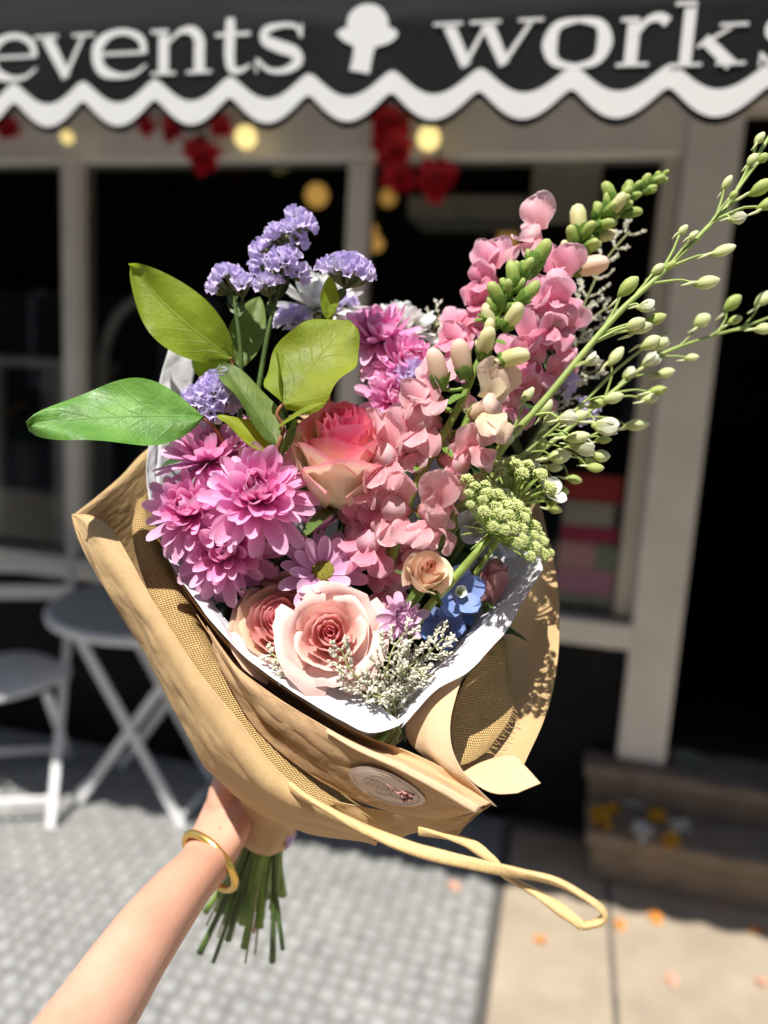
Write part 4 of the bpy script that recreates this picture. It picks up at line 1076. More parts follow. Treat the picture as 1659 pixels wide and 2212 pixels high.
def larkspur(lab, pts, r0, items, group='larkspur stems fanning out to the right'):
    P = poly(pts, 44); m = frame(P[0], P[1] - P[0]); t = thing('larkspur', lab, 'larkspur', m, group)
    lo = crom(stem_path(P[0], (P[1] - P[0]).normalized()), 22); path = list(reversed(lo)) + P[1:]; n = len(path)
    mb = MB(); mb.tube(path, [r0 * (1.05 if k < n - 43 else lerp(1, .42, (k - (n - 43)) / 43)) for k in range(n)], 7)
    for (px, py, dz, kd, s) in items:
        q0 = min(range(len(P)), key=lambda i: (proj(P[i])[0] - px) ** 2 + (proj(P[i])[1] - py) ** 2)
        q = P[max(0, q0 - (4 if kd != 'o' else 2))]; d = proj(q)[2] + dz; c = K(px, py, d)
        dr = ((c - q).normalized() + (P[min(43, q0 + 1)] - P[max(0, q0 - 1)]).normalized() * .4 + D(.5, .1, 0) * .5).normalized()
        b0 = c - dr * .005 * s
        mid = q.lerp(b0, .55) + ((P[min(43, q0 + 1)] - P[max(0, q0 - 1)]).normalized()) * .004
        mb.tube(crom([q, mid, b0], 7), [r0 * .42, r0 * .40, r0 * .38, r0 * .36, r0 * .34, r0 * .34, r0 * .4], 5)
        mm = frame(b0, dr, rnd(0, 6)) @ Matrix.Scale(s * 1.06, 4)
        if kd == 'b':
            b = link('bud', LB if rnd(0, 1) < .65 else LB2, t, m.inverted() @ mm @ Matrix.Diagonal((rnd(.8, 1.2), rnd(.8, 1.2), rnd(.85, 1.25), 1))); link('spur', LSP, b)
        else:
            f = link('flower', LB, t, m.inverted() @ mm @ Matrix.Scale(.8, 4)); link('spur', LSP, f)
            for i in range(5): link('petal', LPET[i % 2], f, Matrix.Rotation(i * 1.257, 4, 'Z') @ Matrix.Translation((.002, 0, 0)) @ Matrix.Rotation(-lerp(1.2, .85, rnd(0, 1)), 4, 'Y') @ Matrix.Scale(1.25, 4))
            for i in range(4): link('petal', LPET[2], f, Matrix.Rotation(i * 1.57 + .5, 4, 'Z') @ Matrix.Translation((.001, 0, .002)) @ Matrix.Rotation(-1.35, 4, 'Y') @ Matrix.Scale(.9, 4))
    wpart('stem', mb.mesh('stem', M_ls), t, m)
larkspur('longest larkspur stem with pale green buds rising past the post', [(1020, 1060, .512), (1100, 950, .505), (1180, 860, .500), (1250, 775, .498), (1340, 672, .497), (1430, 590, .498), (1510, 510, .50), (1570, 445, .503), (1615, 370, .506), (1650, 315, .51), (1690, 250, .515)], .0027,
    [(1356, 620, 0, 'b', 1.2), (1398, 662, -.004, 'o', 1.0), (1420, 582, 0, 'b', .7), (1446, 575, 0, 'b', .6), (1475, 497, 0, 'b', .7), (1497, 508, -.003, 'b', .6), (1570, 395, 0, 'b', .8), (1585, 420, -.004, 'b', .6), (1595, 470, -.004, 'o', 1.0), (1560, 542, -.003, 'b', 1.1), (1528, 610, -.005, 'b', 1.25),
     (1645, 405, -.005, 'b', 1.3), (1660, 440, -.004, 'b', 1.1), (1625, 345, 0, 'b', .7), (1650, 340, -.004, 'b', .7), (1640, 300, 0, 'b', .7), (1280, 778, -.005, 'o', .95), (1372, 700, -.005, 'b', 1.0), (1228, 902, -.008, 'o', 1.2), (1095, 948, -.006, 'o', 1.0), (1140, 852, 0, 'b', .9), (1415, 690, 0, 'b', 1.1), (1385, 708, 0, 'b', 1.1)])
larkspur('blurred larkspur stem bending low across the post', [(1050, 1075, .54), (1150, 990, .545), (1260, 900, .55), (1350, 825, .555), (1430, 765, .56), (1530, 728, .57), (1610, 705, .58), (1700, 670, .585)], .0021,
    [(1520, 690, 0, 'b', 1.3), (1582, 655, 0, 'b', 1.2), (1590, 690, -.004, 'b', 1.0), (1650, 645, 0, 'b', 1.2), (1650, 710, 0, 'b', 1.1), (1496, 772, 0, 'b', .9), (1430, 742, -.008, 'o', 1.1), (1408, 778, -.01, 'o', 1.25), (1440, 805, 0, 'b', 1.1), (1418, 845, 0, 'b', 1.0), (1372, 918, 0, 'b', 1.2), (1360, 805, 0, 'o', 1.), (1330, 770, 0, 'b', 1.2), (1405, 860, 0, 'b', 1.)])
larkspur('short larkspur stem with white opening flowers low on the right', [(1030, 1080, .515), (1110, 1000, .513), (1190, 930, .512), (1260, 870, .514), (1330, 800, .518), (1400, 745, .522), (1440, 720, .525)], .0018,
    [(1312, 922, -.008, 'o', 1.55), (1262, 965, 0, 'o', 1.45), (1210, 985, 0, 'b', 1.2), (1300, 985, .004, 'b', 1.0), (1245, 945, -.004, 'b', 1.1), (1285, 1010, 0, 'b', .9), (1405, 740, -.004, 'b', 1.1), (1430, 740, -.003, 'b', 1.0), (1180, 880, 0, 'b', 1.0), (1290, 870, .004, 'b', 1.1), (1325, 860, 0, 'b', 1.0), (1250, 900, 0, 'b', 1.1), (1190, 905, 0, 'b', 1.0)])
larkspur('thin larkspur sprig with small buds between the umbel and the stems', [(1020, 1085, .53), (1100, 1030, .53), (1180, 985, .535), (1250, 955, .54), (1300, 930, .545)], .0015,
    [(1200, 1010, 0, 'b', 1.0), (1240, 1035, 0, 'b', .9), (1270, 1000, 0, 'b', .9), (1170, 960, 0, 'b', .9), (1305, 950, 0, 'b', .9), (1215, 1060, 0, 'b', .9), (1150, 1010, -.005, 'o', 1.1), (1110, 995, 0, 'b', 1.), (1200, 1100, .004, 'b', 1.0)])
# ---- statice: papery funnels in heads
M_st = petalmat('statice', [(0, (.84, .82, .86)), (.35, (.77, .70, .90)), (1, (.73, .63, .91))], None, .40, .6, 30, .14, .12)
M_stW = petalmat('statice_pale', [(0, (.74, .74, .74)), (1, (.68, .64, .82))], None, .35, .6, 30, .1, .1)
M_stc = solid('statice_calyx', (.13, .16, .06), .7, .4, 300)
def funnel(mat, h, r, lobes, seed):
    def fn(u, v):
        w = 2 * PI * u; rr = r * (.22 + .78 * v ** 1.5) * (1 + (.16 * math.cos(lobes * w) + .07 * math.sin(11 * w + seed)) * v * v)
        return Vector((rr * math.cos(w), rr * math.sin(w), h * v - r * .12 * math.cos(lobes * w + 1) * v ** 3))
    V, F, U = grid(fn, 20, 5, True); return mk('floret', V, F, U, mat)
FUN = [funnel(M_st, .0075, .0040, 5, 0), funnel(M_st, .0070, .0044, 5, 2), funnel(M_st, .008, .0036, 5, 4), funnel(M_stW, .0075, .0036, 5, 1)]
def stat_head(root, rm, c, axis, R, n, flat=.5, spread=1.25, s=1.0, pale=.06, base=True):
    m = frame(c, axis)
    for i in range(n):
        f = math.sqrt((i + .5) / n); a = i * 2.39996; th = f * spread
        dr = Vector((math.sin(th) * math.cos(a), math.sin(th) * math.sin(a), math.cos(th)))
        q = Vector((f * R * math.cos(a), f * R * math.sin(a), R * flat * (1 - f * f))) + Vector((rnd(-1, 1), rnd(-1, 1), rnd(-1, 1))) * .0009
        mm = rm.inverted() @ m @ frame(q - dr * .004 * s, dr, rnd(0, 6)) @ Matrix.Scale(s * rnd(.85, 1.12), 4)
        link('floret', FUN[3] if rnd(0, 1) < pale else FUN[i % 3], root, mm)
    if base:
        mb = MB()
        for i in range(max(5, n // 3)):
            f = math.sqrt((i + .5) / max(5, n // 3)); a = i * 2.39996
            q = Vector((f * R * .85 * math.cos(a), f * R * .85 * math.sin(a), R * flat * (1 - f * f) - .003))
            mb.tube([m @ Vector((0, 0, -.010 * s)), m @ (q * .7 + Vector((0, 0, -.005))), m @ q], [.0010, .0014, .0022], 6)
        wpart('calyx', mb.mesh('calyx', M_stc), root, rm)
def statice(lab, pts, heads, r=.0017, branch=True, group='statice stems'):
    P = poly(pts, 30); m = frame(P[0], P[1] - P[0]); t = thing('statice', lab, 'statice', m, group)
    lo = crom(stem_path(P[0], (P[1] - P[0]).normalized()), 20); path = list(reversed(lo)) + P[1:]; n = len(path)
    mb = MB(); mb.tube(path, [r * (1.1 if k < n - 29 else lerp(1.1, .7, (k - (n - 29)) / 29)) for k in range(n)], 6)
    for (px, py, d, ax, R, k, sp_, s) in heads:
        c = K(px, py, d); a = D(*ax); q = near_on(P, px, py + 70)
        b0 = c - a * .009
        if (q - b0).length > .004:
            mb.tube(crom([q, q.lerp(b0, .6) - a * .004, b0], 8), [r * .8] * 8, 6)
            # leafy wing along the branch
            x = (b0 - q); V, F, U = leaf_blade(x.length * .9, .006, 4, 6, .2, .3); mb.add(V, F, U, frame_xz(q, x, D(0, .2, 1)))
        stat_head(t, m, c, a, R, k, .5, sp_, s)
    wpart('stem', mb.mesh('stem', M_stemD), t, m)
statice('tall purple statice spike with a pale tip above the leaves', [(560, 830, .535), (575, 740, .535), (590, 670, .535), (610, 600, .535), (628, 530, .536), (640, 490, .538)],
    [(642, 470, .536, (.3, 1, .25), .0072, 8, 1.2, 1.05), (662, 482, .534, (.8, .5, .4), .006, 6, 1.2, .95), (625, 498, .530, (-.5, .8, .6), .0085, 10, 1.2, 1.0), (592, 512, .532, (-.8, .7, .4), .0075, 8, 1.2, 1.0), (645, 515, .536, (.8, .1, .6), .006, 6, 1.2, .9), (562, 546, .534, (-.9, .4, .4), .0068, 7, 1.2, 1.0),
     (558, 575, .534, (-.8, .3, .6), .006, 6, 1.2, .95), (614, 562, .528, (.1, .5, .9), .0095, 13, 1.2, 1.0), (648, 590, .534, (.8, 0, .6), .0062, 6, 1.2, .95), (575, 613, .528, (-.2, .8, .7), .0078, 9, 1.2, .95)])
statice('pair of small purple statice heads beside the upper green leaf', [(520, 840, .540), (520, 760, .538), (512, 690, .536), (505, 640, .536)],
    [(488, 598, .534, (-.3, .9, .4), .0095, 13, 1.25, 1.0), (528, 612, .532, (.2, .9, .5), .0078, 9, 1.2, .95), (466, 618, .538, (-.8, .5, .4), .006, 6, 1.2, .9)])
statice('domed purple statice head standing above the round leaf', [(700, 790, .528), (705, 720, .527), (725, 660, .525), (745, 622, .524)],
    [(750, 588, .522, (.15, 1, .35), .0180, 46, 1.35, 1.05)])
statice('purple statice cluster tucked behind the glossy left leaf', [(470, 1010, .525), (470, 960, .522), (465, 910, .518)],
    [(470, 846, .512, (.1, .6, .8), .0135, 26, 1.3, .95), (420, 862, .514, (-.5, .4, .8), .0085, 11, 1.2, .9), (505, 862, .512, (.5, .3, .8), .0075, 9, 1.2, .9), (455, 893, .508, (-.1, -.1, 1), .0075, 9, 1.2, .9), (478, 820, .516, (.1, 1, .3), .0085, 10, 1.2, .9)])
statice('blurred purple statice behind the round leaf beside the white chrysanthemum', [(640, 800, .57), (640, 740, .57), (635, 710, .57)], [(632, 688, .57, (-.2, .7, .7), .0105, 14, 1.2, 1.0), (742, 655, .575, (.1, .8, .6), .0085, 10, 1.2, 1.0)])
statice('lavender statice patch between the pink chrysanthemums and the snapdragon', [(880, 900, .545), (885, 850, .54), (890, 830, .54)], [(892, 812, .532, (0, .4, 1), .0110, 14, 1.2, 1.05), (870, 900, .53, (0, .4, 1), .007, 7, 1.2, 1.0)])
statice('lavender statice glimpsed between the larkspur stems', [(1120, 1000, .565), (1180, 900, .565), (1210, 850, .565)], [(1212, 828, .562, (0, .5, 1), .010, 12, 1.2, 1.0), (1265, 892, .56, (.2, .4, 1), .0085, 9, 1.2, 1.0), (1105, 905, .555, (0, .3, 1), .010, 12, 1.2, 1.0), (1160, 690, .575, (0, .3, 1), .008, 8, 1.2, 1.0)])

# ---- wild carrot umbel
M_um = petalmat('umbel_bud', [(0, (.48, .57, .14)), (.5, (.74, .80, .32)), (1, (.88, .89, .56))], None, .25, .7)
M_ums = solid('umbel_stalk', (.25, .35, .07), .55, .25, 120)
def umbellet(seed):
    random.seed(seed); mb = MB(); R = .0046
    for i in range(52):
        f = math.sqrt((i + .5) / 52); a = i * 2.39996; q = Vector((R * f * math.cos(a), R * f * math.sin(a), R * .75 * (1 - f * f) + rnd(-.0006, .0008)))
        r = .00055 * rnd(.7, 1.4)
        mb.lathe([(.0003, -.0022), (r * .9, -.0002), (r, .0006), (r * .55, .0013), (.0001, .0012)], 6, frame(q, q + Vector((0, 0, .004)), i))
    return mb.mesh('umbellet', M_um)
UMB = [umbellet(1), umbellet(2), umbellet(3)]
mbb = MB()
for i in range(13):
    V, F, U = strap(.0095, .0008, 1.0, .2, .05, nu=2, nv=4, base=1.0, b0=-.2); mbb.add(V, F, U, Matrix.Rotation(i * .7, 4, 'Z') @ Matrix.Translation((.002, 0, -.003)) @ Matrix.Rotation(-.35, 4, 'Y'))
UBR = mbb.mesh('bracts', M_ums)
random.seed(21)
uc = K(1062, 1152, .475); uax = D(.60, .70, .42); um = frame(uc, uax)
ut = thing('wild_carrot_umbel', 'pale green umbel of tight buds on a thick stalk leaning right', 'umbel flower', um)
nU = 46
for i in range(nU):
    f = math.sqrt((i + .3) / nU); a = i * 2.39996; th = f * 1.22
    L = .0385 * (1 - .10 * f) * rnd(.94, 1.06)
    dr = Vector((math.sin(th) * math.cos(a), math.sin(th) * math.sin(a), math.cos(th)))
    e = Vector((.0355 * f * math.cos(a), .0355 * f * math.sin(a), .021 * (1 - .38 * f * f) * rnd(.92, 1.08)))
    dr = e.normalized(); L = e.length
    axd = (dr * .5 + Vector((0, 0, 1)) * .6).normalized()
    mb = MB(); mb.tube(crom([Vector((0, 0, 0)), dr * L * .55 + Vector((0, 0, -.002)), e - axd * .002], 6), [.0009, .0007, .0006, .0006, .0007, .0013], 5)
    s = lerp(.90, .72, f) * rnd(.72, 1.15)
    u_ = link('umbellet', UMB[i % 3], ut, frame(e, axd, i) @ Matrix.Scale(s, 4))
    link('ray', mb.mesh('ray', M_ums), ut); link('bracts', UBR, u_)
for i in range(8):
    V, F, U = strap(.020, .0013, -.5, .2, .05, nu=2, nv=6, base=1.0); link('bract', mk('bract', V, F, U, M_ums), ut, Matrix.Rotation(i * .785, 4, 'Z') @ Matrix.Rotation(.35, 4, 'Y'))
sp = crom([uc, K(1020, 1205, .474), K(970, 1262, .477), K(915, 1325, .487), K(850, 1430, .52), K(720, 1600, .575), GRIP + gx * .008, GRIP + gx * .010 + GDIR * .10], 30)
mb = MB(); mb.tube(sp, [.0027 if k > 1 else .0024 for k in range(30)], 10); wpart('stem', mb.mesh('stem', M_ums), ut, um)
# the darker back of a second umbel behind it
uc2 = K(1105, 1090, .505); um2 = frame(uc2, D(.35, .95, -.15)); ut2 = thing('wild_carrot_umbel', 'dull green umbel seen edge-on behind the pale one', 'umbel flower', um2)
for i in range(22):
    f = math.sqrt((i + .3) / 22); a = i * 2.39996; th = f * 1.15; dr = Vector((math.sin(th) * math.cos(a), math.sin(th) * math.sin(a), math.cos(th))); L = .027
    link('umbellet', UMB[i % 3], ut2, frame(dr * L, dr, i) @ Matrix.Scale(.9, 4))
    mb = MB(); mb.tube([Vector((0, 0, 0)), dr * L * .6, dr * L], .0007, 5); link('ray', mb.mesh('ray', M_ums), ut2)
add_stem(ut2, um2, uc2, um2.to_3x3().col[2], .0020, M_ums)

# ---- white filler (caspia): branching twigs with rice-like buds
M_ca = petalmat('caspia_bud', [(0, (.46, .48, .24)), (.30, (.86, .84, .70)), (1, (.94, .92, .82))], None, .25, .7)
M_cas = solid('caspia_twig', (.32, .34, .15), .7, .3, 200)
def rice(mb, p, d, L, r): mb.lathe([(r * .2, 0), (r * .75, L * .2), (r, L * .55), (r * .7, L * .85), (r * .15, L)], 5, frame(p, d))
def caspia(lab, pts, nb, seed, bl=.016, foot=True, dens=1.0, blur=1.0, side=1.0):
    random.seed(seed)
    P = poly(pts, 30); m = frame(P[0], P[1] - P[0]); t = thing('caspia_sprig', lab, 'filler sprig', m, 'white filler sprigs')
    tw = MB(); bd = MB()
    if foot:
        lo = crom(stem_path(P[0], (P[1] - P[0]).normalized()), 16); path = list(reversed(lo)) + P[1:]
    else: path = P
    tw.tube(path, [.0010 if k < len(path) - 20 else .0006 for k in range(len(path))], 5)
    for b in range(nb):
        f = (b + 1) / nb; i = int(lerp(3, 28, f)); q = P[i]; tg = (P[i + 1] - P[i - 1]).normalized()
        for sgn in (-1, 1):
            if rnd(0, 1) > .9: continue
            sd = (tg.cross(FWD).normalized() * sgn * rnd(.7, 1.0) * side + tg * rnd(.6, 1.0) + FWD * rnd(-.5, .3)).normalized()
            L = bl * lerp(1.1, .45, f) * rnd(.8, 1.2)
            e = q + sd * L + tg * L * .25
            br = crom([q, q + sd * L * .5, e], 8); tw.tube(br, .00035, 4)
            for j in range(1, 8):
                for k in range(2):
                    if rnd(0, 1) > .88 * dens: continue
                    d = ((br[j] - br[j - 1]).normalized() * .8 + Vector((rnd(-1, 1), rnd(-1, 1), rnd(-1, 1))) * .7).normalized()
                    rice(bd, br[j], d, rnd(.0022, .0034), rnd(.00048, .00074))
            if rnd(0, 1) < .6:
                e2 = br[4] + (sd * .4 + tg * .9 + Vector((rnd(-.4, .4), rnd(-.4, .4), rnd(-.4, .4)))).normalized() * L * .5; b2 = crom([br[3], br[4].lerp(e2, .5), e2], 5); tw.tube(b2, .0003, 4)
                for j in range(1, 5):
                    for k in range(2): rice(bd, b2[j], ((b2[j] - b2[j - 1]).normalized() + Vector((rnd(-.7, .7), rnd(-.7, .7), rnd(-.7, .7)))).normalized(), rnd(.0024, .0036), rnd(.00055, .00085))
    wpart('twigs', tw.mesh('twigs', M_cas), t, m)
    o = wpart('buds', bd.mesh('buds', M_ca), t, m); o['kind'] = 'stuff'
caspia('white filler sprig crossing the lower edge of the front rose', [(838, 1535, .478), (815, 1500, .469), (780, 1470, .463), (752, 1440, .460), (738, 1400, .459)], 9, 3, .014)
caspia('white filler sprig reaching up beside the front rose', [(845, 1530, .482), (830, 1480, .470), (838, 1440, .465), (850, 1400, .464), (880, 1362, .466)], 10, 4, .016)
caspia('white filler sprig pointing right to the tissue edge', [(850, 1535, .486), (855, 1490, .476), (885, 1440, .472), (925, 1410, .472), (960, 1378, .474)], 11, 5, .016)
caspia('white filler sprig drooping onto the tissue fold', [(858, 1545, .490), (845, 1510, .468), (825, 1500, .462), (805, 1502, .460), (826, 1508, .458)], 6, 6, .010)
caspia('white filler sprig spreading low to the right', [(855, 1545, .492), (865, 1500, .480), (890, 1470, .477), (915, 1458, .477), (938, 1460, .478)], 8, 7, .013)
caspia('white filler sprig under the left petal of the front rose', [(640, 1500, .50), (630, 1470, .480), (612, 1440, .476), (598, 1420, .476), (585, 1412, .477)], 7, 8, .010)
caspia('shaded white filler sprig deep in the wrap', [(862, 1560, .505), (870, 1525, .496), (880, 1490, .492), (890, 1450, .492), (905, 1425, .493)], 8, 9, .014)
caspia('blurred white filler sprig behind the snapdragon tips', [(1200, 860, .60), (1230, 740, .60), (1270, 640, .605), (1310, 560, .61), (1360, 500, .615)], 9, 10, .020)
caspia('blurred white filler sprig between snapdragon and larkspur', [(1190, 900, .60), (1230, 780, .60), (1270, 700, .605), (1310, 665, .61)], 7, 11, .018)
caspia('dull white filler sprig behind the rosy snapdragon', [(1150, 960, .59), (1200, 870, .59), (1240, 820, .595), (1290, 800, .60)], 7, 12, .018)
caspia('greenish filler sprig at the back between chrysanthemum and snapdragon', [(930, 860, .60), (930, 780, .60), (935, 720, .60), (950, 680, .605)], 8, 13, .020)
random.seed(33)

# ---- salal leaves
M_l1 = leafmat('salal_gloss', (.10, .26, .035), (.17, .37, .06), (.24, .38, .13), .22, .36)
M_l2 = leafmat('salal_bright', (.27, .38, .02), (.35, .46, .035), (.40, .48, .09), .50, .40)
M_l3 = leafmat('salal_round', (.25, .34, .02), (.33, .42, .03), (.45, .51, .15), .50, .42)
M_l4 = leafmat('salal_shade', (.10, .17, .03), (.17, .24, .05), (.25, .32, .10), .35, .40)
M_twig = solid('red_twig', (.30, .13, .06), .6, .3, 100)
def big_leaf(root, rm, base, tip, wpx, nrm, mat, fold=.18, arch=.10, wave=.06, pw=.85, sd=0.0, side=0.0, blunt=.7, dents=0.0):
    a, b = K(*base), K(*tip); x = b - a; L = x.length; W = wpx * (base[2] + tip[2]) / 2 / FPX
    def fn(u, v):
        s = 2 * u - 1
        w = (math.sin(PI * v ** pw) ** blunt if 0 < v < 1 else 0.0) * W / 2 + .0003
        w *= 1 + dents * math.sin(v * 13 + sd + (2 if s > 0 else 0)) * abs(s)
        z = fold * abs(s) * w - arch * L * (v * v) + arch * L * v * .8 + wave * W * math.sin(v * 8 + sd + s * 2) * abs(s) ** 1.5
        return Vector((L * v, s * w + side * L * math.sin(PI * v), z))
    V, F, U = grid(fn, 18, 24)
    return link('leaf', mk('leaf', V, F, U, mat), root, rm.inverted() @ frame_xz(a, x, nrm))
def branch(lab, pts, r, group='salal branches'):
    P = poly(pts, 24); m = frame(P[0], P[1] - P[0]); t = thing('salal_branch', lab, 'leafy branch', m, group)
    lo = crom(stem_path(P[0], (P[1] - P[0]).normalized()), 18); path = list(reversed(lo)) + P[1:]
    mb = MB(); mb.tube(path, [r * (1 if k < len(path) - 20 else lerp(1, .6, (k - len(path) + 20) / 20)) for k in range(len(path))], 7); wpart('twig', mb.mesh('twig', M_twig), t, m)
    return t, m
t, m = branch('salal branch carrying the large glossy leaf that reaches left over the wrap', [(500, 1010, .525), (485, 960, .515), (455, 915, .505), (425, 902, .500)], .0016)
big_leaf(t, m, (440, 900, .500), (57, 914, .468), 162, D(-.08, .42, .95), M_l1, .16, .12, .12, .92, 1.0, -.01, .72)
t, m = branch('salal branch with a sunlit yellow-green leaf standing at the upper left', [(520, 960, .55), (515, 860, .55), (505, 800, .548), (498, 770, .545)], .0016)
big_leaf(t, m, (503, 775, .545), (278, 572, .535), 132, D(-.40, .30, .9), M_l2, .22, .10, .10, .86, 2.0, .04, .72)
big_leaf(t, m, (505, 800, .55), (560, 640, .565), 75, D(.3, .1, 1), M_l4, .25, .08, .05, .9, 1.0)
big_leaf(t, m, (500, 830, .552), (415, 770, .56), 62, D(-.3, .5, .8), M_l2, .25, .08, .05, .9, 1.0)
t, m = branch('salal branch with a broad round leaf in front of the hot pink rose', [(597, 1010, .492), (602, 960, .482), (612, 925, .484), (598, 895, .482), (612, 872, .482)], .0018)
big_leaf(t, m, (612, 874, .482), (752, 690, .505), 180, D(-.34, .02, 1), M_l3, .12, .08, .10, .72, .5, .0, .45, .07)
big_leaf(t, m, (612, 872, .482), (600, 758, .496), 62, D(.9, .1, .55), M_l3, .5, .06, .04, .85, 1.5)
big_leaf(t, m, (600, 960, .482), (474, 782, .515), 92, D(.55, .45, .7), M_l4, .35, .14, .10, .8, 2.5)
big_leaf(t, m, (596, 985, .486), (472, 893, .500), 78, D(.35, .75, .6), M_l2, .3, .16, .06, .8, .4)
big_leaf(t, m, (600, 925, .480), (700, 868, .470), 34, D(0, .9, .5), M_l3, .3, .1, .02, .9, .4)
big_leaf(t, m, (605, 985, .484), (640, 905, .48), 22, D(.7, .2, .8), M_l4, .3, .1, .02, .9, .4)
t, m = branch('slender pale leaf standing upright below the domed statice', [(712, 800, .53), (712, 740, .526), (710, 690, .522)], .0012)
big_leaf(t, m, (708, 690, .521), (714, 596, .520), 38, D(.25, .1, 1), M_l2, .3, .05, .05, .9, .2)

# ---- delphinium
M_de = petalmat('delphinium_blue', [(0, (.55, .60, .80)), (.35, (.24, .34, .72)), (1, (.28, .42, .80))], ((.40, .52, .86), .4), .3)
M_dw = petalmat('delphinium_white', [(0, (.50, .55, .30)), (.4, (.72, .72, .76)), (1, (.66, .66, .78))], None, .35)
M_dc = petalmat('delphinium_bee', [(0, (.45, .52, .25)), (.6, (.80, .82, .78)), (1, (.84, .85, .84))], None, .25)
def delph(lab, p, axis, R, mat, spin=0.0, group=None, stem=True):
    m = frame(p, axis, spin); t = thing('delphinium', lab, 'delphinium', m, group)
    ms = [smesh(mat, R, R * .84, b, .25, .45, 0, 7, 7, .4, rip=.05, sd=b * 9) for b in (.5, .3)]
    for i in range(5): link('petal', ms[i % 2], t, Matrix.Rotation(i * 2 * PI / 5, 4, 'Z') @ Matrix.Rotation(-.32 + rnd(-.15, .15), 4, 'Y'))
    ms = smesh(M_dc, R * .42, R * .34, .6, .4, .5, 0, 5, 5, .5)
    for i in range(5): link('inner_petal', ms, t, Matrix.Rotation(i * 2 * PI / 5 + .6, 4, 'Z') @ Matrix.Translation((0, 0, R * .06)) @ Matrix.Rotation(-.7, 4, 'Y'))
    if stem: add_stem(t, m, p, m.to_3x3().col[2], .0016)
delph('blue delphinium flower with a white eye behind the umbel stalk', K(988, 1280, .512), D(.25, .2, 1), .0200, M_de, .3)
delph('deep blue delphinium flower in shade below the white-eyed one', K(958, 1362, .518), D(-.1, .5, 1), .0195, M_de, 1.2)
delph('small blue delphinium flower tucked against the tissue fold', K(985, 1330, .53), D(.4, .2, .9), .0130, M_de, .8)
delph('pale lavender delphinium behind the umbel stalk top', K(1030, 1138, .515), D(0, .1, 1), .0170, M_dw, .2)
delph('white delphinium just below the umbel', K(1092, 1168, .520), D(.2, .2, 1), .0150, M_dw, 1.0)
delph('white curled delphinium bloom right of the dull umbel', K(1178, 1068, .512), D(.55, .5, .6), .0150, M_dc, .5)

# ---- leafy greenery filling the shade between the blooms
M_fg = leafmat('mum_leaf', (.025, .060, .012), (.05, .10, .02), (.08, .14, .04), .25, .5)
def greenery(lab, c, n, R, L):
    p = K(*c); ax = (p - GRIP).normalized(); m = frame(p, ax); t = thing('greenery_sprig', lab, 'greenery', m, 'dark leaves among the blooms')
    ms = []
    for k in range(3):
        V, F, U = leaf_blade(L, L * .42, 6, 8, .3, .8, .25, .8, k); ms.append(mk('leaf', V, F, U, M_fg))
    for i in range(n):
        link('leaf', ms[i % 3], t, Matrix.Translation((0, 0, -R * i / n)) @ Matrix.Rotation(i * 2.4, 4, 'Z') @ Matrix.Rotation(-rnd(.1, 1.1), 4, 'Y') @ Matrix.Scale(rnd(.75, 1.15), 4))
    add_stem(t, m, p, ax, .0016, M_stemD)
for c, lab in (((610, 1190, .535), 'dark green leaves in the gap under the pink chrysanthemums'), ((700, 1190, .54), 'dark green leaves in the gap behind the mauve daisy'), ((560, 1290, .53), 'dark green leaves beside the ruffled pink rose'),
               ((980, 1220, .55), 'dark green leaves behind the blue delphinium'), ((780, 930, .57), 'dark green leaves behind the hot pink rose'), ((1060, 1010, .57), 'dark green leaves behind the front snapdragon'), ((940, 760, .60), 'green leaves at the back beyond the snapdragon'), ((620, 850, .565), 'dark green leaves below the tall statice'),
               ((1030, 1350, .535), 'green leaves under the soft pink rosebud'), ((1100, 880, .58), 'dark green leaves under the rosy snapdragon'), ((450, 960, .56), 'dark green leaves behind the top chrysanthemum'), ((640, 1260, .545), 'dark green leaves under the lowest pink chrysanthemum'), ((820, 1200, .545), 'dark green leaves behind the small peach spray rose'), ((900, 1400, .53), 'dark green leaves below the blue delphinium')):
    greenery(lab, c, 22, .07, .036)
# a yellow bloom deep behind the white filler
mum('chrysanthemum', 'golden yellow bloom half hidden by the white filler', K(790, 1490, .492), D(0, .4, 1), .016, [petalmat('gold_petal', [(0, (.45, .22, .01)), (1, (.60, .36, .02))], None, .2)], .3, rows=[(12, 1, 84, .34, 0), (11, .8, 60, .36, 1), (8, .6, 35, .4, 2)])
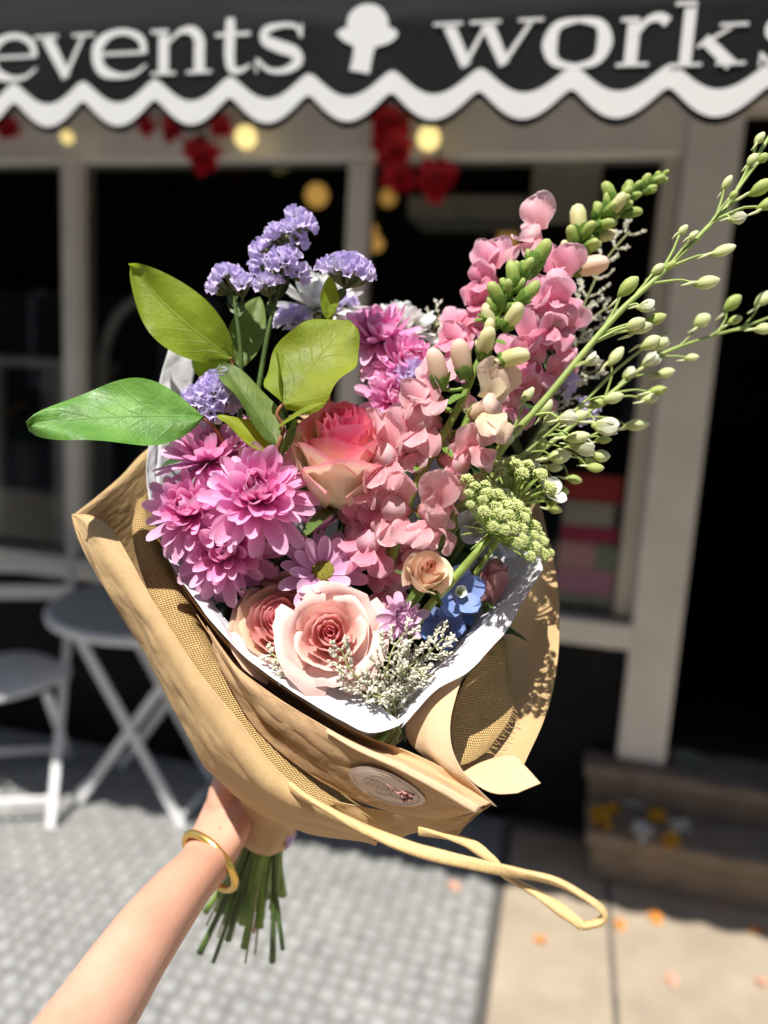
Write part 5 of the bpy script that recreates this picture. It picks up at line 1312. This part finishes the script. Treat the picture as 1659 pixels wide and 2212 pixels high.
# ================================================================== WRAPPING
M_k3 = papermat('kraft_outer', (.62, .435, .225), .22, .18)
M_k2 = papermat('kraft_inner', (.62, .415, .23), .18, .14)
M_k4 = papermat('kraft_pale', (.70, .51, .32), .10, .12)
M_tis = papermat('white_tissue', (.80, .80, .84), .05, .25, .5, .55)
M_bur = burlapmat('burlap', (.74, .50, .22))
def sheet(name, curves, mat, root, rm, nu=60, nv=16, crin=.0012, freq=28, thick=.0004, seed=0.0, lin=False, crease=0.0):
    C = [crom([K(*p) if not isinstance(p, Vector) else p for p in c], nu + 1) for c in curves]
    rows = [[None] * (nu + 1) for _ in range(nv + 1)]
    for i in range(nu + 1):
        col = crom([c[i] for c in C], nv + 1)
        for j in range(nv + 1): rows[j][i] = col[j]
    lu = sum((rows[nv // 2][i + 1] - rows[nv // 2][i]).length for i in range(nu)); lv = sum((rows[j + 1][nu // 2] - rows[j][nu // 2]).length for j in range(nv))
    V, U, F = [], [], []
    for j in range(nv + 1):
        for i in range(nu + 1):
            a = rows[j][min(nu, i + 1)] - rows[j][max(0, i - 1)]; b = rows[min(nv, j + 1)][i] - rows[max(0, j - 1)][i]
            n = a.cross(b); n = n.normalized() if n.length > 1e-12 else -FWD
            q = rows[j][i] * freq + Vector((seed, seed * 2, 0))
            h = noise.noise(q) + .5 * noise.noise(q * 2.3)
            if crease:                # long sharp folds running with the sheet
                cu = Vector((i / nu * lu * 9 + seed * 3, j / nv * lv * 34 + 1.2 * noise.noise(q * .4), seed)); cw = Vector((i / nu * lu * 30 + j / nv * lv * 26, j / nv * lv * 60 - i / nu * lu * 14, seed + 5))
                h += crease * (.9 * (.5 - abs(noise.noise(cu)) * 2.6) + .35 * (.5 - abs(noise.noise(cw)) * 2.6))
            edge = .35 + .65 * min(1, 4 * min(j, nv - j) / nv)
            V.append(rows[j][i] + n * h * crin * edge); U.append((i / nu * lu + seed, j / nv * lv))
    for j in range(nv):
        for i in range(nu):
            q = j * (nu + 1) + i; F.append((q, q + 1, q + nu + 2, q + nu + 1))
    me = mk(name, V, F, U, mat)
    if root is None: o = link(name, me)
    else: o = wpart(name, me, root, rm)
    s = o.modifiers.new('thickness', 'SOLIDIFY'); s.thickness = thick; s.offset = 0
    return o
WM = Matrix.Translation(GRIP)
# outer kraft sheet
kw = thing('kraft_wrap', 'outer olive-brown kraft paper sheet wrapped round the whole bouquet', 'wrapping paper', WM)
flap_in = [(155, 1112, .535), (195, 1113, .522), (240, 1142, .512), (280, 1205, .503), (310, 1262, .498), (365, 1352, .490), (430, 1450, .482), (515, 1555, .474), (585, 1645, .468), (650, 1708, .462), (690, 1735, .458), (760, 1778, .462)]
flap_mid = [(155, 1112, .535), (184, 1136, .520), (220, 1186, .511), (260, 1256, .503), (303, 1326, .497), (356, 1416, .491), (418, 1516, .484), (478, 1601, .479), (550, 1684, .474), (623, 1740, .469), (693, 1768, .465), (788, 1803, .470)]
flap_left = [(155, 1112, .535), (172, 1165, .532), (205, 1228, .529), (245, 1305, .526), (300, 1390, .523), (352, 1480, .521), (410, 1580, .520), (447, 1650, .521), (520, 1722, .524), (600, 1770, .523), (700, 1800, .515), (815, 1822, .503)]
flap_back = [(158, 1114, .537), (205, 1175, .560), (255, 1255, .575), (300, 1335, .585), (350, 1425, .590), (400, 1510, .595), (450, 1595, .602), (480, 1655, .612), (540, 1712, .615), (610, 1755, .61), (690, 1782, .595), (790, 1810, .555)]
sheet('front_flap', [flap_in, flap_mid, flap_left, flap_back], M_k3, kw, WM, 200, 70, .0013, 22, seed=1, crease=1.5)
sheet('back_panel', [[(157, 1113, .5355), (200, 1080, .55), (260, 1030, .570), (322, 968, .590), (420, 920, .620), (600, 900, .650), (850, 900, .660), (1050, 960, .650), (1150, 1060, .625), (1188, 1180, .582)],
                     [(255, 1320, .572), (300, 1280, .588), (360, 1230, .603), (420, 1200, .62), (520, 1160, .64), (650, 1140, .66), (820, 1150, .665), (950, 1210, .655), (1040, 1290, .635), (1090, 1370, .595)],
                     [(470, 1640, .607), (490, 1640, .613), (510, 1640, .622), (530, 1645, .632), (560, 1650, .642), (600, 1650, .650), (650, 1660, .650), (690, 1680, .645), (720, 1700, .635), (740, 1720, .62)]], M_k3, kw, WM, 80, 24, .0016, 22, seed=2)
sheet('right_panel', [[(1150, 1215, .560), (1095, 1370, .552), (1050, 1480, .537), (1012, 1580, .517), (985, 1672, .492)], [(1176, 1200, .575), (1160, 1320, .565), (1140, 1430, .55), (1105, 1550, .53), (1060, 1668, .497)],
                      [(1190, 1178, .580), (1205, 1270, .568), (1209, 1345, .557), (1203, 1440, .541), (1181, 1540, .522), (1133, 1650, .494)]], M_k3, kw, WM, 100, 40, .0012, 22, seed=3, crease=1.3)
sheet('corner_flap', [[(1000, 1668, .476), (1030, 1696, .462), (1070, 1714, .454), (1118, 1713, .450)], [(1028, 1652, .482), (1075, 1664, .472), (1115, 1682, .462), (1140, 1704, .453)], [(1058, 1640, .486), (1108, 1630, .480), (1136, 1656, .468), (1168, 1692, .455)]], M_k4, kw, WM, 30, 10, .0008, 30, seed=4)
sheet('lower_fold', [[(640, 1690, .492), (700, 1722, .490), (780, 1742, .486), (860, 1756, .479), (940, 1764, .468), (1010, 1758, .455), (1064, 1738, .441)], [(670, 1735, .492), (740, 1765, .494), (820, 1785, .492), (890, 1783, .484), (960, 1785, .470), (1020, 1765, .457), (1055, 1742, .445)],
                     [(690, 1775, .512), (780, 1812, .506), (845, 1812, .500), (905, 1797, .490), (975, 1812, .472), (1010, 1778, .460), (1044, 1747, .446)]], M_k3, kw, WM, 130, 44, .0016, 30, seed=5, crease=1.8)
# burlap
bl_ = thing('burlap_sheet', 'coarse golden burlap layer between the kraft papers on the left', 'burlap', WM)
sheet('left_panel', [[(296, 1080, .556), (286, 1150, .546), (304, 1235, .534), (340, 1315, .524), (396, 1405, .515), (476, 1515, .505), (556, 1620, .496), (626, 1695, .490), (700, 1745, .485)],
                     [(314, 1070, .558), (322, 1165, .546), (352, 1225, .537), (398, 1312, .528), (453, 1412, .520), (528, 1522, .511), (603, 1622, .503), (678, 1692, .497), (738, 1735, .492)],
                     [(340, 1050, .580), (366, 1180, .568), (408, 1265, .560), (460, 1355, .552), (512, 1445, .544), (582, 1545, .535), (662, 1635, .527), (738, 1705, .518), (796, 1745, .510)]], M_bur, bl_, WM, 120, 26, .0013, 40, .0009, 6)
br_ = thing('burlap_sheet', 'burlap corner with frayed edge standing inside the right kraft panel', 'burlap', WM)
sheet('right_panel', [[(1052, 1392, .522), (990, 1500, .506), (974, 1580, .496), (986, 1657, .482)], [(1075, 1384, .532), (1050, 1480, .517), (1040, 1560, .507), (1020, 1645, .487)], [(1090, 1378, .540), (1098, 1460, .528), (1107, 1540, .517), (1050, 1625, .494)]], M_bur, br_, WM, 50, 18, .0010, 40, .0009, 7)
mb = MB()
for i in range(40):                   # frayed threads
    f = i / 39; q = crom([K(1090, 1378, .540), K(1098, 1460, .528), K(1107, 1540, .517), K(1050, 1625, .494)], 40)[i]
    d = (D(.9, -.5, .3) + Vector((rnd(-.6, .6), rnd(-.6, .6), rnd(-.6, .6)))).normalized() * rnd(.002, .006); mb.tube(crom([q, q + d * .6 + Vector((0, 0, rnd(-.001, .001))), q + d], 4), .00022, 4)
wpart('frayed_threads', mb.mesh('frayed_threads', solid('jute', (.50, .33, .13), .9)), br_, WM)
# inner kraft sheet
ki = thing('inner_kraft_wrap', 'inner tan kraft paper with an oval sticker on its front', 'wrapping paper', WM)
sheet('inner_face', [[(338, 1150, .540), (375, 1227, .524), (442, 1327, .509), (502, 1397, .496), (562, 1449, .486), (642, 1506, .476), (720, 1558, .470), (810, 1599, .467), (905, 1633, .461), (993, 1680, .450), (1063, 1732, .438)],
                     [(348, 1172, .562), (386, 1252, .552), (447, 1347, .540), (506, 1418, .530), (566, 1470, .520), (641, 1522, .508), (712, 1567, .494), (790, 1606, .480), (882, 1642, .462), (972, 1688, .452), (1054, 1738, .438)],
                     [(353, 1192, .544), (396, 1278, .532), (453, 1370, .512), (511, 1442, .501), (570, 1491, .491), (642, 1537, .479), (708, 1577, .469), (774, 1613, .458), (862, 1651, .448), (950, 1695, .440), (1040, 1743, .434)]], M_k2, ki, WM, 140, 20, .0010, 26, seed=8, crease=1.2)
FP = [[(446, 1352, .505), (505, 1433, .493), (565, 1483, .483), (641, 1534, .471), (707, 1573, .461), (773, 1609, .451), (861, 1647, .442), (949, 1691, .435), (1038, 1741, .431)],
      [(456, 1385, .503), (515, 1465, .491), (578, 1530, .482), (650, 1590, .474), (722, 1636, .466), (795, 1668, .458), (878, 1700, .451), (960, 1726, .443), (1040, 1746, .434)],
      [(470, 1428, .509), (500, 1492, .504), (560, 1582, .500), (640, 1652, .494), (720, 1704, .487), (800, 1738, .479), (880, 1758, .469), (960, 1766, .457), (1042, 1750, .441)]]
sheet('front_face', FP, M_k2, ki, WM, 180, 50, .0012, 26, seed=9, crease=1.6)
hem = [K(p[0], p[1], p[2] - .0012) for p in FP[0][4:]]
hem2 = [K(p[0] - 3 - 2 * i, p[1] + 9 + 1.8 * i, p[2] - .0022) for i, p in enumerate(FP[0][4:])]
sheet('folded_hem', [hem, hem2], M_k4, ki, WM, 40, 3, .0002, 30, seed=10)
sheet('side_panel', [[(908, 1516, .488), (878, 1560, .483), (884, 1602, .477), (925, 1640, .467), (1000, 1688, .453), (1062, 1732, .441)], [(955, 1482, .482), (926, 1540, .470), (928, 1605, .461), (955, 1650, .453), (1008, 1692, .445), (1067, 1738, .438)],
                     [(1004, 1450, .480), (986, 1500, .467), (973, 1560, .458), (978, 1620, .450), (1010, 1680, .442), (1074, 1743, .437)]], M_k4, ki, WM, 50, 16, .0008, 26, seed=11)
# oval sticker laid on the front face
Cs = [crom([K(*p) for p in c], 161) for c in FP]
def on_face(u, v, lift):
    f = clamp(u) * 160; i = int(min(f, 159)); col = crom([c[i].lerp(c[i + 1], f - i) for c in Cs], 33)
    g = clamp(v) * 32; j = int(min(g, 31)); p = col[j].lerp(col[j + 1], g - j)
    a = Cs[0][min(160, i + 2)] - Cs[0][max(0, i - 2)]; b = col[min(32, j + 1)] - col[max(0, j - 1)]; n = a.cross(b).normalized()
    if n.dot(FWD) > 0: n = -n
    return p + n * lift
def st_pt(a, b, lift): return on_face(.715 + .120 * a, .50 + .27 * b, lift)
V = [st_pt(0, 0, .0016)]; F = []
for rr in range(1, 5):
    for i in range(40): w = 2 * PI * i / 40; V.append(st_pt(rr / 4 * math.cos(w), rr / 4 * math.sin(w), .0016))
for i in range(40): F.append((0, 1 + i, 1 + (i + 1) % 40))
for rr in range(3):
    for i in range(40): a = 1 + rr * 40; F.append((a + i, a + 40 + i, a + 40 + (i + 1) % 40, a + (i + 1) % 40))
stk = wpart('oval_sticker', mk('oval_sticker', V, F, None, solid('sticker_paper', (.74, .62, .54), .5, .03)), ki, WM)
M_ink = solid('sticker_ink', (.34, .26, .23), .6); M_inkr = solid('sticker_red', (.50, .25, .23), .6, .3, 400)
mb = MB()
ring = [st_pt(.86 * math.cos(2 * PI * i / 48), .86 * math.sin(2 * PI * i / 48), .0022) for i in range(49)]; mb.tube(ring, .00022, 4)
for (x0, x1, y, amp, fr) in ((-.62, .10, -.18, .20, 9), (-.55, .35, .12, .26, 11), (-.30, .55, .42, .09, 16), (-.45, .05, -.48, .08, 15)):
    mb.tube([st_pt(lerp(x0, x1, i / 60), y + amp * math.sin(i / 60 * fr * 2) * math.cos(i * .37), .0022) for i in range(61)], .00020, 4)
link('print', mb.mesh('print', M_ink), stk)
mb = MB()
for k in range(7):
    a = .5 + .30 * math.cos(k * 2.4) * (k / 7) ** .5 * .8; b = .02 + .5 * math.sin(k * 2.4) * (k / 7) ** .5 * .8
    mb.tube([st_pt(a - .09, b - .06, .0020), st_pt(a, b + .10, .0024), st_pt(a + .09, b - .04, .0020)], [.0004, .0011, .0004], 5)
mb.tube([st_pt(.30, -.05, .0022), st_pt(.12, -.25, .0022), st_pt(.02, -.42, .0022)], .0003, 4)
link('red_flower_print', mb.mesh('red_flower_print', M_inkr), stk)
# white tissue
tw_ = thing('tissue_paper', 'crumpled white tissue paper lining the bouquet opening', 'tissue paper', WM)
t_out = [(345, 850, .578), (322, 960, .560), (318, 1050, .543), (336, 1135, .528), (372, 1222, .512), (440, 1320, .497), (500, 1390, .485), (560, 1442, .475), (640, 1500, .464), (740, 1558, .455), (800, 1583, .452), (864, 1567, .455)]
t_in = [(354, 850, .583), (340, 960, .569), (338, 1050, .554), (358, 1130, .540), (398, 1215, .525), (464, 1308, .510), (524, 1380, .498), (582, 1424, .490), (642, 1458, .483), (715, 1480, .478), (790, 1507, .474), (862, 1558, .466)]
GT = GRIP - GDIR * .045
def toward(c, f): return [K(*p).lerp(GT, f) for p in c]
sheet('left_collar', [t_out, t_in], M_tis, tw_, WM, 110, 8, .0010, 60, .0002, 12, crease=1.2)
sheet('left_lining', [[K(*p) for p in t_in], toward(t_in, .35), toward(t_in, .75)], M_tis, tw_, WM, 60, 12, .0016, 40, .0002, 13)
r_out = [(866, 1573, .457), (905, 1530, .461), (940, 1492, .465), (1003, 1456, .469), (1060, 1402, .477), (1097, 1358, .485), (1132, 1292, .497), (1173, 1230, .512)]
r_in = [(872, 1562, .466), (898, 1514, .475), (933, 1458, .483), (983, 1412, .489), (1038, 1358, .498), (1083, 1312, .506), (1128, 1264, .516), (1165, 1200, .530)]
sheet('right_collar', [r_out, [((a[0] + b[0]) / 2, (a[1] + b[1]) / 2, (a[2] + b[2]) / 2 - .003) for a, b in zip(r_out, r_in)], r_in], M_tis, tw_, WM, 80, 12, .0022, 55, .0002, 14, crease=1.0)
sheet('right_lining', [[K(*p) for p in r_in], toward(r_in, .35), toward(r_in, .75)], M_tis, tw_, WM, 50, 12, .0016, 40, .0002, 15)
sheet('back_corner', [[(336, 905, .577), (346, 820, .580), (371, 733, .584)], [(372, 915, .580), (385, 830, .588), (402, 728, .590)], [(405, 930, .585), (412, 850, .592), (432, 748, .597)]], M_tis, tw_, WM, 24, 12, .0016, 50, .0002, 16, crease=1.0)
bk = [(340, 930, .585), (420, 940, .61), (560, 950, .63), (720, 960, .64), (880, 970, .64), (1040, 1020, .63), (1130, 1100, .60), (1172, 1210, .55)]
sheet('back_lining', [[K(*p) for p in bk], toward(bk, .4), toward(bk, .8)], M_tis, tw_, WM, 60, 14, .002, 35, .0002, 17)

# paper cuff and ribbon round the stems
def cuff(name, a, b, r0, r1, mat, lab, cat, a0=0, a1=2 * PI, sd=0):
    def fn(u, v):
        w = a0 + (a1 - a0) * u; p = GRIP + GDIR * lerp(a, b, v); r = lerp(r0, r1, v) * (1 + .10 * noise.noise(Vector((math.cos(w) * 2 + sd, math.sin(w) * 2, v * 2))))
        return p + (gx * math.cos(w) + gy * math.sin(w)) * r
    V, F, U = grid(fn, 40, 8); o = link(name, mk(name, V, F, [(u * .12, v * .08) for u, v in U], mat)); o.modifiers.new('t', 'SOLIDIFY').thickness = .0006
    return tag(o, lab, cat)
cuff('paper_cuff', -.055, .014, .034, .0215, M_k2, 'rolled kraft paper cuff tight around the stems at the hand', 'paper cuff')
cuff('satin_ribbon', -.004, .010, .0245, .0240, solid('lilac_satin', (.42, .26, .50), .35), 'lilac ribbon band around the paper cuff', 'ribbon', math.atan2(RIGHT.dot(gy), RIGHT.dot(gx)) - .75, math.atan2(RIGHT.dot(gy), RIGHT.dot(gx)) + .75, 3)

# raffia
rm_ = Matrix.Translation(K(660, 1715, .455)); rf = thing('raffia_tie', 'loose loop of twisted pale raffia hanging from the wrap', 'raffia', rm_)
def raffia(name, pts, w, twist, seed):
    P = crom([K(*p) for p in pts], 110); V, F, U = [], [], []
    x = D(0, 1, .3); n = 10
    for j, p in enumerate(P):
        t_ = (P[min(109, j + 1)] - P[max(0, j - 1)]).normalized(); x = (x - x.dot(t_) * t_).normalized(); y = t_.cross(x)
        wj = w * (1 + .18 * noise.noise(Vector((j * .09, seed, 0))))
        for i in range(n):
            a = 2 * PI * i / n; b = a + twist * j / 110
            rx = math.cos(a) * wj; ry = math.sin(a) * wj * .55 + .10 * wj * math.cos(3 * a)
            V.append(p + x * (rx * math.cos(twist * j / 110) - ry * math.sin(twist * j / 110)) + y * (rx * math.sin(twist * j / 110) + ry * math.cos(twist * j / 110))); U.append((i / n * .02, j / 110 * .3))
    for j in range(109):
        for i in range(n): F.append((j * n + i, j * n + (i + 1) % n, (j + 1) * n + (i + 1) % n, (j + 1) * n + i))
    F.append(tuple(reversed(range(n)))); F.append(tuple(109 * n + i for i in range(n)))
    wpart(name, mk(name, V, F, U, M_raf), rf, rm_)
M_raf = papermat('raffia', (.76, .56, .27), .30, .15, 4.0, .6)
raffia('front_strand', [(615, 1690, .472), (660, 1722, .452), (715, 1752, .444), (800, 1796, .438), (900, 1836, .430), (1030, 1868, .422), (1110, 1884, .418), (1195, 1902, .414), (1262, 1936, .411), (1303, 1968, .410), (1298, 1990, .411), (1256, 2001, .413)], .0037, 5, 1)
raffia('back_strand', [(905, 1795, .466), (960, 1806, .458), (1010, 1820, .448), (1060, 1855, .436), (1095, 1892, .428), (1160, 1930, .422), (1220, 1972, .416), (1257, 2000, .413)], .0032, 6, 4)

# ================================================================== THE ARM
M_skin, nt, b = _nt('skin')
tc = N(nt, 'ShaderNodeTexCoord').outputs['Object']
r = ramp(nt, [(.3, (.63, .32, .22)), (.7, (.71, .395, .285))]); nt.links.new(noisen(nt, tc, 22, 6, .65), r.inputs[0])
sp1 = N(nt, 'ShaderNodeTexVoronoi'); sp1.inputs['Scale'].default_value = 42; nt.links.new(tc, sp1.inputs['Vector'])
frk = mathn(nt, 'MULTIPLY', mathn(nt, 'LESS_THAN', sp1.outputs['Distance'], .055), .55)
nt.links.new(mixc(nt, frk, r.outputs[0], (.20, .08, .05)), b.inputs['Base Color'])
b.inputs['Roughness'].default_value = .48; b.inputs['Subsurface Weight'].default_value = .12; b.inputs['Subsurface Radius'].default_value = (.012, .005, .003)
b.inputs['Specular IOR Level'].default_value = .35
vo = N(nt, 'ShaderNodeTexVoronoi'); vo.inputs['Scale'].default_value = 1100; nt.links.new(tc, vo.inputs['Vector'])
bump(nt, mathn(nt, 'ADD', vo.outputs['Distance'], mathn(nt, 'MULTIPLY', noisen(nt, tc, 45, 3), 1.2)), .15, .0008, b)
arm = MB()
def eloft(pts, rad, side, n=20, k=40):
    P = crom(pts, k); R_ = crom([Vector((a, c, 0)) for a, c in rad], k); o = len(arm.V)
    for j, p in enumerate(P):
        t_ = (P[min(k - 1, j + 1)] - P[max(0, j - 1)]).normalized(); x = (side - side.dot(t_) * t_).normalized(); y = t_.cross(x)
        for i in range(n):
            w = 2 * PI * i / n; arm.V.append(p + x * math.cos(w) * R_[j].x + y * math.sin(w) * R_[j].y); arm.U.append((0, 0))
    for j in range(k - 1):
        for i in range(n): arm.F.append((o + j * n + i, o + j * n + (i + 1) % n, o + (j + 1) * n + (i + 1) % n, o + (j + 1) * n + i))
    arm.F.append(tuple(o + i for i in reversed(range(n)))); arm.F.append(tuple(o + (k - 1) * n + i for i in range(n)))
def CV(r, d, f): return CAM + RIGHT * r + DOWN * d + FWD * f
axp = [CV(-.235, .19, -.06), CV(-.225, .27, .10), CV(-.212, .335, .26), CV(-.203, .338, .325), K(40, 2440, .385), K(187, 2215, .440), K(303, 2038, .490), K(390, 1922, .545), K(443, 1862, .583), K(486, 1775, .612), K(515, 1715, .628)]
eloft(axp, [(.052, .052), (.048, .050), (.042, .043), (.043, .041), (.043, .042), (.0365, .037), (.0270, .030), (.0212, .0248), (.0205, .0235), (.0265, .018), (.030, .015)], D(.8, .6, 0), 24, 80)
pd = K(505, 1735, .622) - GRIP; pd = (pd - pd.dot(GDIR) * GDIR).normalized(); qd = GDIR.cross(pd)
if qd.dot(FWD) < 0: qd = -qd          # behind the stems, seen from here
pc = GRIP + pd * .036
eloft([pc - GDIR * .050 + qd * .012, pc - GDIR * .03 + qd * .012, pc + qd * .008, pc + GDIR * .030 + qd * .004, pc + GDIR * .044], [(.010, .020), (.016, .030), (.017, .032), (.015, .026), (.008, .014)], pd, 18, 24)
def finger(off, span_, rr, rad, a0=-.2, front=False, curl=.0):
    s = -1 if front else 1; P = []
    for k in range(9):
        a = a0 + span_ * k / 8; R2 = rad * (1 - .18 * k / 8)
        P.append(GRIP + GDIR * (off + curl * k / 8) + (pd * math.cos(a) + qd * s * math.sin(a)) * R2)
    eloft(P, [(rr * (1.05 - .32 * (k / 8)) * (.82 if k == 8 else 1), rr * (1.05 - .32 * (k / 8)) * (.82 if k == 8 else 1)) for k in range(9)], GDIR, 12, 24)
finger(-.036, 3.0, .0085, .036); finger(-.016, 3.25, .0088, .036); finger(.004, 3.1, .0085, .036); finger(.023, 2.7, .0074, .035)
finger(-.052, 1.9, .0098, .037, -.1, True, -.012)
me0 = mk('person', arm.V, arm.F, None, M_skin)
tmp = bpy.data.objects.new('tmp_arm', me0); COL.objects.link(tmp)
r_ = tmp.modifiers.new('r', 'REMESH'); r_.mode = 'VOXEL'; r_.voxel_size = .0021
s_ = tmp.modifiers.new('s', 'SMOOTH'); s_.iterations = 9; s_.factor = .55
bpy.context.view_layer.update()
me = bpy.data.meshes.new_from_object(tmp.evaluated_get(bpy.context.evaluated_depsgraph_get()))
me.name = 'person'; me.materials.clear(); me.materials.append(M_skin)
me.polygons.foreach_set('use_smooth', [True] * len(me.polygons))
bpy.data.objects.remove(tmp)
tag(link('person', me), 'bare forearm and hand of a person holding up the bouquet', 'person')
# bangle
ad = (axp[9] - axp[7]).normalized(); bc = axp[8] + ad * .004 + D(.2, -.3, 0) * .003
bm = frame(bc, (ad + D(.28, .12, 0) * .55).normalized())
V, F, U = grid(lambda u, v: Vector(((.0268 + .0028 * math.cos(2 * PI * v)) * math.cos(2 * PI * u), (.0252 + .0028 * math.cos(2 * PI * v)) * math.sin(2 * PI * u), .0030 * math.sin(2 * PI * v))), 64, 14, True)
gm, nt, b = _nt('gold'); b.inputs['Base Color'].default_value = (.78, .52, .14, 1); b.inputs['Metallic'].default_value = .85; b.inputs['Roughness'].default_value = .30
tc = N(nt, 'ShaderNodeTexCoord').outputs['Object']; bump(nt, noisen(nt, tc, 160, 2), .12, .0008, b)
tag(link('bangle', mk('bangle', V, F, U, gm), None, bm), 'plain gold bangle around the wrist', 'bangle')
